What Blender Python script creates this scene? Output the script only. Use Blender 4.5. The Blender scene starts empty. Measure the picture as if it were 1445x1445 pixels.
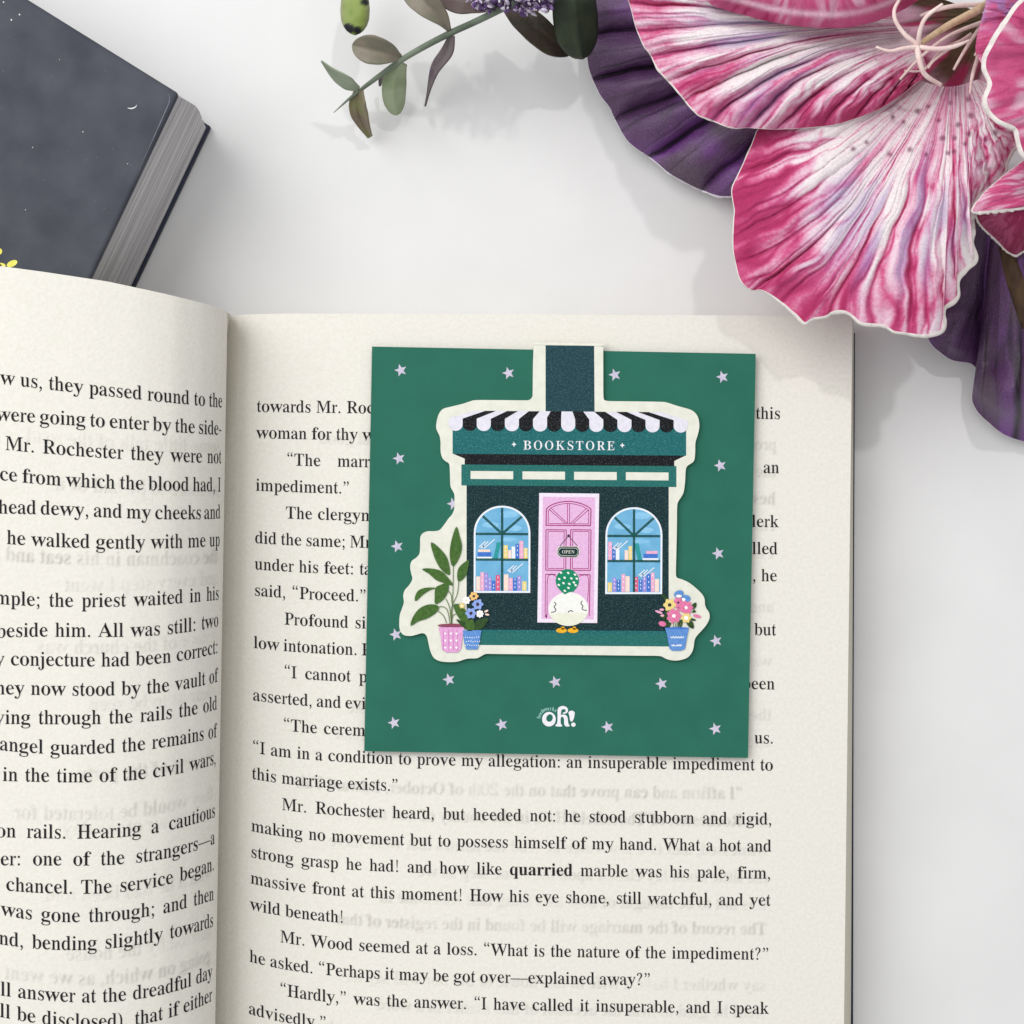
import bpy, math, random
import numpy as np
from mathutils import Vector, Matrix
from mathutils.geometry import tessellate_polygon

# ------------------------------------------------------------------ camera, light (1 unit = 1 cm)
SC = bpy.context.scene
COL = SC.collection
H = 32.0                      # camera height above the tabletop
S0 = 0.0130                   # cm per photo pixel on the tabletop
cam = bpy.data.cameras.new('camera')
cam.sensor_fit = 'HORIZONTAL'
cam.angle = 2 * math.atan(0.5 * 1445 * S0 / H)
cam.clip_start = 0.5
cam.clip_end = 500
cam_o = bpy.data.objects.new('camera', cam)
cam_o.location = (0, 0, H)
COL.objects.link(cam_o)
SC.camera = cam_o

world = bpy.data.worlds.new('World')
SC.world = world
world.use_nodes = True
world.node_tree.nodes['Background'].inputs[0].default_value = (0.985, 0.99, 1.0, 1)
world.node_tree.nodes['Background'].inputs[1].default_value = 0.56


def area_light(name, loc, target, size, power, color, shape='SQUARE'):
    l = bpy.data.lights.new(name, 'AREA')
    l.shape = shape
    l.size = size
    l.energy = power
    l.color = color
    o = bpy.data.objects.new(name, l)
    o.location = loc
    o.rotation_euler = (Vector(target) - Vector(loc)).to_track_quat('-Z', 'Y').to_euler()
    COL.objects.link(o)
    return o


area_light('window_light', (-50, 32, 68), (0, 0, 0), 76, 66000, (1.0, 0.995, 0.985))
area_light('room_lamp', (22, 62, 110), (0, 0, 0), 5, 23000, (1.0, 0.985, 0.97), 'DISK')

SC.view_settings.view_transform = 'Standard'
SC.view_settings.look = 'None'
SC.view_settings.exposure = 0
SC.view_settings.gamma = 1
SC.view_settings.use_curve_mapping = False
SC.cycles.max_bounces = 8
SC.cycles.transparent_max_bounces = 16


# ------------------------------------------------------------------ helpers
def P(px, py, z):
    """photo pixel -> point at height z"""
    k = S0 * (H - z) / H
    return ((px - 722.5) * k, (722.5 - py) * k, z)


def PA(px, py, z):
    px, py, z = np.broadcast_arrays(np.asarray(px, float), np.asarray(py, float), np.asarray(z, float))
    k = S0 * (H - z) / H
    return np.stack([(px - 722.5) * k, (722.5 - py) * k, z], -1)


def lin(c):
    return tuple(((v / 255.0) / 12.92 if v / 255.0 <= 0.04045 else ((v / 255.0 + 0.055) / 1.055) ** 2.4) for v in c[:3])


def lina(c):
    c = np.asarray(c, float) / 255.0
    return np.where(c <= 0.04045, c / 12.92, ((c + 0.055) / 1.055) ** 2.4)


def hsh(ix, iy, seed):
    n = (ix.astype(np.int64) * 374761393 + iy.astype(np.int64) * 668265263 + seed * 974711) & 0x7fffffff
    n = ((n ^ (n >> 13)) * 1274126177) & 0x7fffffff
    n = n ^ (n >> 16)
    return (n & 0xffff) / 65535.0


def vn(x, y, seed=0):
    x = np.asarray(x, float); y = np.asarray(y, float)
    x, y = np.broadcast_arrays(x, y)
    ix = np.floor(x); iy = np.floor(y)
    fx = x - ix; fy = y - iy
    fx = fx * fx * (3 - 2 * fx); fy = fy * fy * (3 - 2 * fy)
    a = hsh(ix, iy, seed); b = hsh(ix + 1, iy, seed); c = hsh(ix, iy + 1, seed); d = hsh(ix + 1, iy + 1, seed)
    return (a * (1 - fx) + b * fx) * (1 - fy) + (c * (1 - fx) + d * fx) * fy


def fbm(x, y, seed=0, o=3):
    r = 0; amp = 1; t = 0
    for i in range(o):
        r = r + amp * vn(np.asarray(x) * 2 ** i, np.asarray(y) * 2 ** i, seed + i * 17)
        t += amp; amp *= 0.5
    return r / t


def sst(a, b, x):
    t = np.clip((np.asarray(x, float) - a) / (b - a), 0, 1)
    return t * t * (3 - 2 * t)


def thing(name, label, cat, loc, group=None):
    o = bpy.data.objects.new(name, None)
    o.empty_display_size = 0.3
    o.location = loc
    COL.objects.link(o)
    o['label'] = label
    o['category'] = cat
    if group:
        o['group'] = group
    return o


def world_loc(o):
    v = Vector(o.location)
    while o.parent:
        o = o.parent
        v = v + Vector(o.location)
    return v


def mesh(name, verts, faces, mats, parent=None, mi=None, smooth=False, uv=None, col=None):
    """verts in world space; the object's origin goes to its own centre"""
    V = np.asarray(verts, float).reshape(-1, 3)
    c = V.mean(0)
    me = bpy.data.meshes.new(name)
    me.from_pydata((V - c).tolist(), [], faces)
    for m in (mats if isinstance(mats, (list, tuple)) else [mats]):
        me.materials.append(m)
    if mi is not None:
        me.polygons.foreach_set('material_index', np.asarray(mi, np.int32))
    if smooth:
        me.polygons.foreach_set('use_smooth', np.ones(len(me.polygons), bool))
    vi = None
    if uv is not None:
        l = me.uv_layers.new(name='UVMap')
        vi = np.zeros(len(me.loops), np.int32); me.loops.foreach_get('vertex_index', vi)
        l.data.foreach_set('uv', np.asarray(uv, np.float32).reshape(-1, 2)[vi].ravel())
    if col is not None:
        a = me.color_attributes.new('tint', 'FLOAT_COLOR', 'POINT')
        cc = np.ones((len(V), 4), np.float32); cc[:, :3] = np.asarray(col, np.float32).reshape(-1, 3)
        a.data.foreach_set('color', cc.ravel())
    me.update()
    o = bpy.data.objects.new(name, me)
    COL.objects.link(o)
    loc = Vector(c)
    if parent is not None:
        o.parent = parent
        loc = loc - world_loc(parent)
    o.location = loc
    return o


def grid_faces(nu, nv, off=0):
    i = np.arange(nu - 1)[:, None]; j = np.arange(nv - 1)[None, :]
    a = (off + i * nv + j).ravel(); b = (off + (i + 1) * nv + j).ravel()
    return np.stack([a, b, b + 1, a + 1], 1).tolist()


def catmull(pts, n, closed=False):
    """smooth resample of a polyline (any dimension) by arc length"""
    p = np.asarray(pts, float)
    m = len(p)
    segs = m if closed else m - 1
    out = []
    for i in range(segs):
        p0 = p[(i - 1) % m] if closed or i > 0 else p[0]
        p1 = p[i]; p2 = p[(i + 1) % m]
        p3 = p[(i + 2) % m] if closed or i + 2 < m else p[-1]
        for k in range(12):
            t = k / 12
            out.append(0.5 * (2 * p1 + (p2 - p0) * t + (2 * p0 - 5 * p1 + 4 * p2 - p3) * t * t + (3 * p1 - p0 - 3 * p2 + p3) * t ** 3))
    out.append(p[0] if closed else p[-1])
    out = np.array(out)
    d = np.r_[0, np.cumsum(np.linalg.norm(np.diff(out[:, :2], axis=0), axis=1))]
    u = np.linspace(0, d[-1], n + 1)[:-1] if closed else np.linspace(0, d[-1], n)
    return np.stack([np.interp(u, d, out[:, k]) for k in range(out.shape[1])], 1)


def plate(name, poly_px, z0, z1, mat, parent, bevel=0.0, side=None):
    """solid plate with a pixel outline: bottom z0, top z1"""
    poly = [tuple(p) for p in poly_px]
    n = len(poly)
    top = [P(x, y, z1) for x, y in poly]
    bot = [(t[0], t[1], z0) for t in top]
    verts = top + bot
    tris = tessellate_polygon([[Vector((x, y, 0)) for x, y, z in top]])
    faces = [list(t) for t in tris]
    # make them face up
    def up(f):
        a, b, c = (Vector(verts[i]) for i in f)
        return (b - a).cross(c - a).z > 0
    faces = [f if up(f) else f[::-1] for f in faces]
    nt = len(faces)
    faces += [[i + n for i in f[::-1]] for f in faces]
    area = sum(top[i][0] * top[(i + 1) % n][1] - top[(i + 1) % n][0] * top[i][1] for i in range(n))
    for i in range(n):
        j = (i + 1) % n
        faces.append([i, i + n, j + n, j] if area > 0 else [j, j + n, i + n, i])
    mi = [0] * (2 * nt) + [1 if side else 0] * n
    return mesh(name, verts, faces, [mat, side] if side else [mat], parent, mi)


def tube(path, radii, seg=10):
    p = np.asarray(path, float); n = len(p)
    r = np.interp(np.linspace(0, 1, n), np.linspace(0, 1, len(radii)), radii)
    V = []; up = np.array([0.0, 0.0, 1.0])
    for i in range(n):
        d = p[min(i + 1, n - 1)] - p[max(i - 1, 0)]
        d /= np.linalg.norm(d) + 1e-9
        s = np.cross(d, up); s = s / (np.linalg.norm(s) + 1e-9); u = np.cross(s, d)
        for k in range(seg):
            a = 2 * math.pi * k / seg
            V.append(p[i] + r[i] * (math.cos(a) * s + math.sin(a) * u))
    F = []
    for i in range(n - 1):
        for k in range(seg):
            F.append([i * seg + k, i * seg + (k + 1) % seg, (i + 1) * seg + (k + 1) % seg, (i + 1) * seg + k])
    F.append([k for k in range(seg)][::-1]); F.append([(n - 1) * seg + k for k in range(seg)])
    return V, F


# ------------------------------------------------------------------ materials
def new_mat(name, rough=0.7, spec=0.3):
    m = bpy.data.materials.new(name)
    m.use_nodes = True
    b = m.node_tree.nodes['Principled BSDF']
    b.inputs['Roughness'].default_value = rough
    b.inputs['Specular IOR Level'].default_value = spec
    return m, m.node_tree, b


def ramp(nt, fac, stops):
    r = nt.nodes.new('ShaderNodeValToRGB')
    e = r.color_ramp.elements
    while len(e) < len(stops):
        e.new(0.5)
    for el, (p, c) in zip(e, stops):
        el.position = p
        el.color = (*c, 1)
    nt.links.new(fac, r.inputs[0])
    return r.outputs[0]


def noise(nt, scale, detail=3, vec='Object', rough=0.5, stretch=None):
    t = nt.nodes.new('ShaderNodeTexCoord')
    n = nt.nodes.new('ShaderNodeTexNoise')
    n.inputs['Scale'].default_value = scale
    n.inputs['Detail'].default_value = detail
    n.inputs['Roughness'].default_value = rough
    if stretch:
        mp = nt.nodes.new('ShaderNodeMapping')
        mp.inputs['Scale'].default_value = stretch
        nt.links.new(t.outputs[vec], mp.inputs[0])
        nt.links.new(mp.outputs[0], n.inputs['Vector'])
    else:
        nt.links.new(t.outputs[vec], n.inputs['Vector'])
    return n.outputs['Fac']


def bump(nt, bsdf, h, strength, dist=0.02):
    b = nt.nodes.new('ShaderNodeBump')
    b.inputs['Strength'].default_value = strength
    b.inputs['Distance'].default_value = dist
    nt.links.new(h, b.inputs['Height'])
    nt.links.new(b.outputs[0], bsdf.inputs['Normal'])


def noisy(name, c0, c1, scale, rough=0.7, spec=0.3, detail=3, bstr=0.0, bscale=None, lo=0.35, hi=0.65, stretch=None, specks=None, bdist=0.02):
    """two-tone procedural colour, optional grain bump and bright specks"""
    m, nt, b = new_mat(name, rough, spec)
    f = noise(nt, scale, detail, stretch=stretch)
    c = ramp(nt, f, [(lo, lin(c0)), (hi, lin(c1))])
    if specks:
        sc, th, sc_col = specks
        f2 = noise(nt, sc, 0)
        mk = ramp(nt, f2, [(th, (0, 0, 0)), (min(th + 0.05, 1), (1, 1, 1))])
        mx = nt.nodes.new('ShaderNodeMix'); mx.data_type = 'RGBA'
        nt.links.new(mk, mx.inputs[0]); nt.links.new(c, mx.inputs[6])
        mx.inputs[7].default_value = (*lin(sc_col), 1)
        c = mx.outputs[2]
    nt.links.new(c, b.inputs['Base Color'])
    if bstr:
        bump(nt, b, noise(nt, bscale or scale, 4), bstr, bdist)
    return m


def tint_mat(name, rough=0.6, spec=0.3, grain=0.12, gscale=28, bstr=0.25, sheen=0.0, stretch_bump=True):
    """colour from the mesh's painted 'tint' attribute plus a fine grain"""
    m, nt, b = new_mat(name, rough, spec)
    a = nt.nodes.new('ShaderNodeVertexColor'); a.layer_name = 'tint'
    f = noise(nt, gscale, 3)
    g = ramp(nt, f, [(0.3, (1 - grain,) * 3), (0.7, (1 + grain,) * 3)])
    mx = nt.nodes.new('ShaderNodeMix'); mx.data_type = 'RGBA'; mx.blend_type = 'MULTIPLY'
    mx.inputs[0].default_value = 1
    nt.links.new(a.outputs[0], mx.inputs[6]); nt.links.new(g, mx.inputs[7])
    nt.links.new(mx.outputs[2], b.inputs['Base Color'])
    if sheen:
        b.inputs['Sheen Weight'].default_value = sheen
    if bstr:
        bump(nt, b, noise(nt, gscale * 1.6, 4), bstr, 0.02)
    return m


M = {}
M['table'] = noisy('white_table', (221, 221, 221), (225, 225, 225), 0.5, 0.5, 0.2, bstr=0.06, bscale=34)
M['paper'] = noisy('cream_paper', (223, 220, 211), (229, 226, 218), 16.0, 0.9, 0.1, detail=5, bstr=0.5, bscale=24, bdist=0.010)
M['edge'] = noisy('page_edges', (188, 181, 163), (222, 217, 204), 2.0, 0.9, 0.1, stretch=(0.4, 0.1, 60), lo=.4, hi=.6)
M['ink'] = noisy('black_ink', (24, 23, 25), (40, 39, 40), 9, 0.8, 0.15)
M['navy'] = noisy('navy_cover', (26, 32, 52), (40, 46, 66), 4, 0.5, 0.3)
M['card'] = noisy('green_card', (40, 102, 85), (43, 106, 89), 1.6, 0.6, 0.12, detail=5, bstr=0.05, bscale=18)
M['lilac'] = noisy('lilac_print', (190, 184, 206), (204, 198, 216), 8, 0.6, 0.2)
M['white_print'] = noisy('white_print', (226, 224, 230), (238, 236, 240), 10, 0.6, 0.2)

# outlines in thousandths of an em: glyph: (advance, [[outer, hole, ...], ...])
GLYPHS = {
'a': (444,[[[326,-15,296,-10,290,14,276,28,270,48,263,54,251,54,249,47,233,33,188,8,133,-2,75,-6,57,1,60,23,43,36,32,55,26,81,27,107,42,145,41,160,48,168,76,191,90,194,148,235,205,260,247,274,253,271,267,283,267,359,259,392,250,406,236,418,199,430,149,426,130,418,119,405,114,388,132,354,136,337,133,319,123,307,110,299,92,295,58,302,53,306,42,336,43,356,49,375,68,401,106,429,111,444,120,449,152,458,184,461,224,460,249,455,322,419,340,403,352,382,361,355,365,322,362,263,366,245,366,66,371,51,378,46,395,47,417,57,410,47,417,37,424,41,425,36,402,13,380,-2,354,-12],[190,46,212,54,234,70,249,66,266,83,267,239,262,247,251,251,246,245,203,228,170,205,150,183,133,150,129,106,137,69,156,50]]]),
'b': (500,[[[60,-14,67,34,76,49,78,397,74,593,67,621,11,640,29,646,27,658,12,657,16,661,190,662,193,657,177,655,176,651,180,605,181,412,186,404,201,402,202,410,208,417,239,440,269,451,297,455,352,447,400,423,438,381,463,324,474,255,468,176,452,121,427,76,390,34,343,3,291,-12,240,-10,197,8,168,30,153,48,143,51,126,42,75,-15],[263,19,287,22,308,31,326,47,339,66,357,119,366,208,363,297,347,360,333,383,319,396,299,406,272,411,245,406,217,390,194,392,186,379,181,350,181,102,184,63,201,52,223,30,243,21]]]),
'c': (444,[[[227,-4,178,5,141,20,108,42,78,73,51,116,37,157,30,204,31,253,40,295,57,336,82,373,115,408,153,436,191,453,228,461,280,462,302,457,351,433,386,409,406,377,409,355,406,340,398,327,373,317,335,316,321,324,313,337,309,397,303,411,293,421,273,430,248,432,213,424,195,413,175,392,162,370,146,308,145,224,160,152,177,116,200,88,228,66,259,54,305,51,338,56,374,72,414,101,411,89,425,84,430,88,430,83,389,43,340,14,285,-2]]]),
'd': (500,[[[178,-7,135,5,99,27,68,61,45,105,31,157,26,216,31,279,47,338,66,378,94,413,125,436,163,452,202,457,232,452,272,432,292,412,293,404,307,406,312,414,310,609,303,618,283,629,233,640,247,646,247,655,234,658,237,661,426,662,428,657,416,655,415,630,416,81,426,54,475,40,477,38,461,32,461,23,462,20,477,21,475,16,447,16,355,0,334,13,318,5,299,-13,316,19,316,41,308,58,291,59,292,51,281,35,248,7,213,-6],[226,38,250,47,276,69,294,69,309,90,313,111,313,350,307,378,300,392,292,395,275,392,248,407,219,412,198,408,180,398,163,381,152,361,136,291,133,202,140,125,159,71,173,53,187,44,206,38]]]),
'e': (444,[[[220,-3,171,5,137,20,103,44,73,80,52,121,39,164,34,213,36,262,29,278,29,294,34,312,51,328,77,376,123,423,149,441,182,455,215,461,246,461,276,456,307,444,336,424,361,399,388,352,403,295,418,283,420,245,417,243,416,251,413,252,349,262,304,258,290,243,177,243,163,252,149,243,148,233,157,162,171,123,187,96,210,75,235,62,264,56,305,57,334,67,362,84,401,120,394,105,404,99,421,104,379,53,330,18,277,0],[165,273,170,277,285,277,295,274,305,278,309,285,309,302,303,365,291,399,272,421,248,431,219,431,189,417,174,399,157,360,149,312,148,282,154,274]]]),
'f': (333,[[[23,2,25,23,66,31,85,39,96,48,100,57,101,97,101,391,95,402,85,408,28,405,26,447,78,448,85,444,101,457,102,529,108,561,120,590,149,623,174,639,240,670,278,675,319,672,330,656,369,641,395,619,408,595,409,567,402,550,388,538,352,533,325,542,315,555,312,570,329,625,318,639,305,644,280,645,257,640,241,629,229,612,221,570,220,458,236,444,243,448,325,449,328,410,325,405,247,406,236,410,224,403,220,395,220,97,222,56,229,45,273,28,319,23,321,2]]]),
'g': (500,[[[216,-203,146,-197,93,-183,53,-158,33,-138,24,-123,22,-107,27,-92,74,-65,82,-49,99,-45,104,-28,58,7,51,18,49,31,27,38,33,76,43,90,70,101,120,132,128,148,150,158,150,165,85,211,55,247,43,284,41,307,50,354,70,386,101,414,156,445,195,458,234,462,274,459,299,453,343,432,362,442,403,438,483,439,468,424,465,408,467,395,483,397,480,394,410,396,401,384,425,331,431,294,421,249,396,213,358,185,296,157,258,151,200,153,171,143,144,117,135,96,143,75,169,61,351,53,394,45,431,30,451,12,461,-12,472,-68,465,-104,455,-125,432,-149,381,-180,310,-197],[238,180,260,183,279,191,296,206,307,224,318,278,318,325,313,366,319,380,312,397,278,421,260,429,234,432,198,423,172,399,157,362,152,305,158,247,174,211,196,187],[244,-170,338,-160,383,-140,397,-127,407,-107,410,-84,403,-61,382,-46,342,-38,141,-32,130,-35,119,-44,118,-65,102,-82,95,-98,96,-115,105,-132,129,-150,158,-161,196,-168]]]),
'h': (500,[[[26,4,30,4,30,16,24,21,63,35,78,45,81,52,82,338,85,381,81,395,79,611,77,618,65,626,25,641,41,647,40,658,26,657,29,661,187,662,189,657,175,655,174,650,179,601,179,395,184,387,198,385,198,392,206,403,235,430,279,450,290,459,303,462,340,461,348,440,382,426,396,413,414,373,419,340,421,49,437,35,477,21,471,16,471,4,476,3,428,0,272,1,268,3,274,4,274,19,267,23,282,24,302,33,321,45,324,54,321,350,316,373,308,388,293,397,275,400,244,393,216,373,193,371,183,361,178,342,179,49,195,35,234,21,228,16,228,4,233,3,229,1,73,0,28,1]]]),
'i': (278,[[[140,543,118,548,101,560,89,578,86,601,90,623,103,641,121,653,143,657,164,652,182,639,193,621,197,598,192,576,180,558,162,547]],[[28,4,32,4,32,16,25,22,74,38,85,45,88,55,86,401,82,410,72,416,28,429,47,433,46,446,30,446,34,450,203,451,206,446,190,444,189,440,194,389,194,50,210,36,253,21,246,16,246,4,252,3,248,1,79,0,30,1]]]),
'j': (278,[[[139,545,118,550,101,562,90,580,86,603,91,625,103,643,121,655,142,659,163,654,181,641,192,623,196,600,191,579,179,561,161,549]],[[39,-203,-2,-196,-10,-181,-45,-160,-66,-133,-74,-103,-71,-81,-60,-66,-52,-67,-28,-59,-1,-65,11,-78,15,-97,-2,-137,-3,-148,10,-165,30,-171,54,-169,74,-158,85,-143,93,-115,96,-44,95,392,88,410,54,424,25,429,40,435,38,447,26,447,30,451,208,451,211,446,197,444,197,440,200,-29,193,-88,176,-129,147,-159,82,-196]]]),
'k': (500,[[[27,4,30,4,30,16,24,22,73,38,86,49,87,56,88,208,71,222,71,236,87,251,85,604,78,624,28,641,47,645,45,657,30,657,33,661,199,662,201,657,186,655,185,650,190,598,190,252,195,245,209,241,212,252,257,298,275,298,282,301,289,329,330,373,347,401,350,410,344,417,315,426,288,427,304,431,303,447,290,446,293,450,334,450,346,439,424,449,477,450,480,445,466,447,466,434,481,428,428,414,375,384,368,366,311,306,311,301,320,290,317,270,420,119,429,95,479,43,525,21,520,19,520,7,525,1,496,2,392,20,338,1,297,3,301,4,301,19,296,23,318,25,344,34,351,44,349,53,336,77,243,213,233,220,223,220,200,210,190,195,190,50,207,36,248,21,242,16,242,4,248,3,77,0,29,1]]]),
'l': (278,[[[28,4,32,4,32,16,25,22,74,38,84,45,87,55,86,603,84,616,73,626,28,640,46,646,45,658,29,656,33,661,202,662,204,657,189,655,188,650,193,592,193,50,209,36,251,21,245,16,245,4,250,3,246,1,78,0,30,1]]]),
'm': (778,[[[29,5,33,4,33,16,25,21,67,35,83,45,87,52,89,374,80,409,55,422,26,430,45,435,43,447,27,446,31,451,198,451,200,446,185,445,184,441,189,391,194,383,209,382,209,390,220,404,252,431,284,446,294,457,330,463,348,462,360,451,368,448,377,436,411,420,423,406,434,381,442,375,455,377,455,385,466,400,499,429,541,448,550,458,565,461,609,461,617,440,633,437,653,427,669,410,686,373,692,340,692,49,710,35,752,21,744,16,744,4,751,4,748,1,538,1,534,4,541,4,541,16,533,21,574,36,592,50,589,350,584,373,575,388,559,397,540,400,508,393,474,368,452,370,440,345,439,50,457,36,498,21,489,16,489,4,497,4,493,1,286,1,282,4,290,4,290,16,282,21,323,36,341,49,340,354,330,379,321,390,308,397,288,400,255,393,227,373,207,373,193,358,188,342,188,50,205,36,243,23,245,21,238,16,238,4,245,4,241,1,77,0,30,1,26,4]]]),
'n': (500,[[[26,4,30,4,30,16,24,21,63,35,78,45,81,52,84,374,77,406,56,420,25,430,41,435,39,447,26,446,29,450,187,451,190,446,175,445,174,441,178,394,184,387,198,386,198,393,208,407,250,439,286,450,295,461,340,461,348,440,382,426,396,413,414,373,421,305,421,49,437,35,477,21,471,16,471,4,476,3,428,0,272,1,268,3,274,4,274,19,267,23,282,24,302,33,321,45,324,54,321,350,316,373,308,388,293,397,275,400,244,393,216,373,198,373,182,357,178,342,179,49,195,35,234,21,228,16,228,4,233,3,229,1,73,0,28,1]]]),
'o': (500,[[[248,-14,202,-9,167,3,128,26,89,61,61,98,43,137,31,179,28,226,31,269,43,312,61,351,89,388,128,423,167,445,207,458,252,462,297,457,332,446,370,423,413,386,438,352,456,314,468,270,471,222,468,178,456,134,435,92,410,59,371,25,332,3,293,-10],[253,16,279,20,302,31,317,46,332,70,346,130,351,230,344,330,327,387,312,408,296,422,273,432,249,435,226,432,203,422,184,404,170,382,154,311,149,211,156,119,172,64,187,42,204,29,227,19]]]),
'p': (500,[[[24,-201,24,-181,48,-176,73,-164,86,-142,90,54,89,367,84,399,77,412,29,430,46,436,44,447,30,446,33,451,192,451,195,446,180,445,179,440,184,388,189,381,203,380,202,387,224,419,250,439,269,449,300,456,322,455,351,449,381,437,409,414,435,381,456,335,467,291,471,230,466,170,456,123,436,76,415,45,390,21,358,3,325,-6,286,-6,257,3,224,25,210,42,210,50,195,48,190,41,190,-101,194,-150,225,-170,272,-179,274,-200],[273,38,310,45,329,58,338,72,358,127,366,204,363,298,348,363,338,381,324,396,305,405,285,408,253,401,221,371,200,371,190,341,191,92,206,57,228,59,248,44]]]),
'q': (500,[[[232,-200,233,-179,283,-170,315,-152,317,36,311,44,297,45,296,38,290,31,260,9,231,-2,199,-6,171,-4,139,6,113,18,87,39,66,66,52,90,32,153,28,228,41,304,60,349,89,393,130,430,166,450,193,459,223,462,270,456,305,440,343,404,354,399,368,405,424,465,436,465,429,414,421,400,422,-139,426,-153,435,-164,463,-176,486,-180,486,-200],[239,40,260,46,280,58,301,55,307,60,313,74,317,99,317,349,313,387,297,397,275,420,255,428,236,430,213,427,193,418,175,403,160,381,148,352,140,316,134,224,139,141,158,80,171,63,190,49,211,41]]]),
'r': (333,[[[21,2,21,22,64,38,71,46,76,71,78,359,74,401,70,411,61,417,28,427,26,429,41,433,41,443,27,447,30,450,170,451,173,446,159,446,158,442,163,371,167,365,180,364,183,379,202,407,218,409,258,441,287,447,318,437,331,421,335,402,330,363,317,345,301,339,282,343,255,378,247,383,234,385,216,377,198,356,178,351,170,327,166,281,167,53,173,44,192,33,237,23,238,2]]]),
's': (389,[[[209,-13,155,-4,88,25,70,-8,68,-10,62,6,52,4,52,-10,48,-6,49,14,60,27,48,126,48,147,53,150,52,135,55,134,64,134,70,150,73,148,88,95,111,51,173,23,214,21,248,33,269,55,278,87,271,122,250,149,131,216,104,235,85,256,73,276,66,300,64,332,68,362,80,393,96,418,123,442,148,455,182,462,215,462,254,453,306,435,322,460,324,461,329,448,336,448,338,461,341,448,332,422,341,347,341,329,336,326,338,339,327,339,321,325,300,379,285,406,237,427,206,431,173,426,150,409,137,385,137,352,153,324,181,303,270,257,302,236,330,206,343,169,347,123,344,94,335,64,321,41,296,15,272,0,244,-9]]]),
't': (278,[[[150,-14,114,-8,105,17,87,33,78,55,73,101,73,393,61,411,26,407,25,426,27,433,76,466,113,513,115,527,158,614,174,616,177,614,177,598,163,457,177,444,183,448,254,449,255,412,254,407,186,408,176,416,165,407,166,85,177,60,200,53,216,57,229,66,255,105,255,94,266,89,270,94,271,90,250,47,213,5,189,-7]]]),
'u': (500,[[[172,-15,150,-13,144,-8,132,9,98,33,84,63,74,125,71,398,67,408,54,416,15,429,32,435,30,447,16,446,20,450,182,451,185,446,170,444,170,439,174,382,174,98,180,75,191,60,210,49,228,47,258,53,287,72,303,72,317,87,320,96,318,397,314,407,297,417,255,429,271,435,269,447,256,447,260,451,427,451,430,446,417,444,416,439,419,376,419,87,423,64,429,55,480,40,464,35,465,23,480,24,477,19,446,18,365,2,341,14,308,-13,313,6,323,20,324,43,316,58,302,62,302,55,292,42,262,17,218,0,211,-10]]]),
'v': (500,[[[233,-12,191,127,179,142,86,347,73,385,46,410,21,422,-2,427,-4,429,0,431,0,447,-4,449,30,449,103,432,143,451,265,449,261,447,261,432,266,428,237,427,199,416,190,404,284,179,292,174,309,176,307,183,390,370,401,402,400,411,392,417,336,429,353,435,351,447,337,446,341,451,389,449,404,435,457,448,493,450,498,447,484,447,482,436,498,430,453,412,436,400,439,387,437,380,343,172,322,164,305,138,261,-12,256,-15]]]),
'w': (722,[[[202,-12,160,135,147,152,68,329,54,366,52,381,45,394,31,405,-18,428,-5,434,-5,447,-17,446,-14,450,12,448,75,432,117,451,221,450,225,446,212,447,212,434,225,428,175,416,168,408,168,400,180,363,256,186,265,181,282,182,281,190,329,292,351,298,366,320,369,335,358,373,360,383,354,398,323,419,283,429,281,431,292,436,291,447,282,447,286,451,324,448,357,432,367,431,384,434,411,451,530,450,534,447,524,447,524,434,535,428,482,415,473,408,473,401,491,329,500,317,540,207,548,201,566,203,564,211,640,373,650,406,650,414,644,419,598,429,596,431,610,436,610,444,597,447,600,451,638,450,652,435,712,450,736,451,739,447,727,447,726,436,740,430,705,418,688,406,690,392,685,377,602,196,579,189,567,172,505,-14,481,-12,439,163,429,176,390,284,382,289,364,288,366,280,317,176,296,169,280,145,230,-12,207,-15]]]),
'x': (500,[[[16,7,24,4,25,15,8,20,56,40,91,61,94,75,110,97,186,188,200,193,206,204,200,222,183,239,115,339,104,365,66,400,7,429,11,431,12,443,6,450,44,448,142,431,158,434,202,451,261,448,256,447,256,435,261,429,211,418,202,406,215,377,268,299,282,296,290,299,358,378,375,407,375,415,369,419,318,430,335,435,334,447,319,446,322,451,361,450,374,439,483,451,486,446,471,447,470,437,487,432,445,415,407,393,404,379,391,362,317,276,302,273,296,261,305,240,320,227,394,120,410,86,454,43,477,29,500,21,494,15,494,7,500,1,473,1,370,20,310,0,246,3,252,4,252,19,246,21,247,23,302,33,310,42,309,47,293,82,235,166,220,169,213,166,146,85,121,43,121,39,128,32,155,23,182,21,163,17,165,4,180,5,177,1,136,1,123,13,34,1,11,1,8,5]]]),
'y': (500,[[[83,-188,46,-182,16,-162,2,-135,4,-106,14,-103,26,-86,38,-77,58,-74,78,-77,93,-84,103,-95,106,-130,111,-141,128,-148,150,-145,176,-126,202,-92,221,-54,237,-4,198,121,185,136,87,343,71,386,28,419,-11,427,-4,428,-4,447,-8,449,26,449,102,432,147,451,267,449,262,447,262,431,267,429,264,427,202,416,193,408,192,402,203,371,291,174,299,168,317,171,315,179,392,359,403,401,402,414,395,419,342,429,358,434,357,447,343,446,347,450,393,449,408,434,464,448,495,450,499,447,486,447,484,434,499,430,498,427,465,417,444,402,445,385,353,166,331,158,318,137,273,-24,249,-79,226,-120,194,-160,164,-182,143,-177,114,-186]]]),
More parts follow.
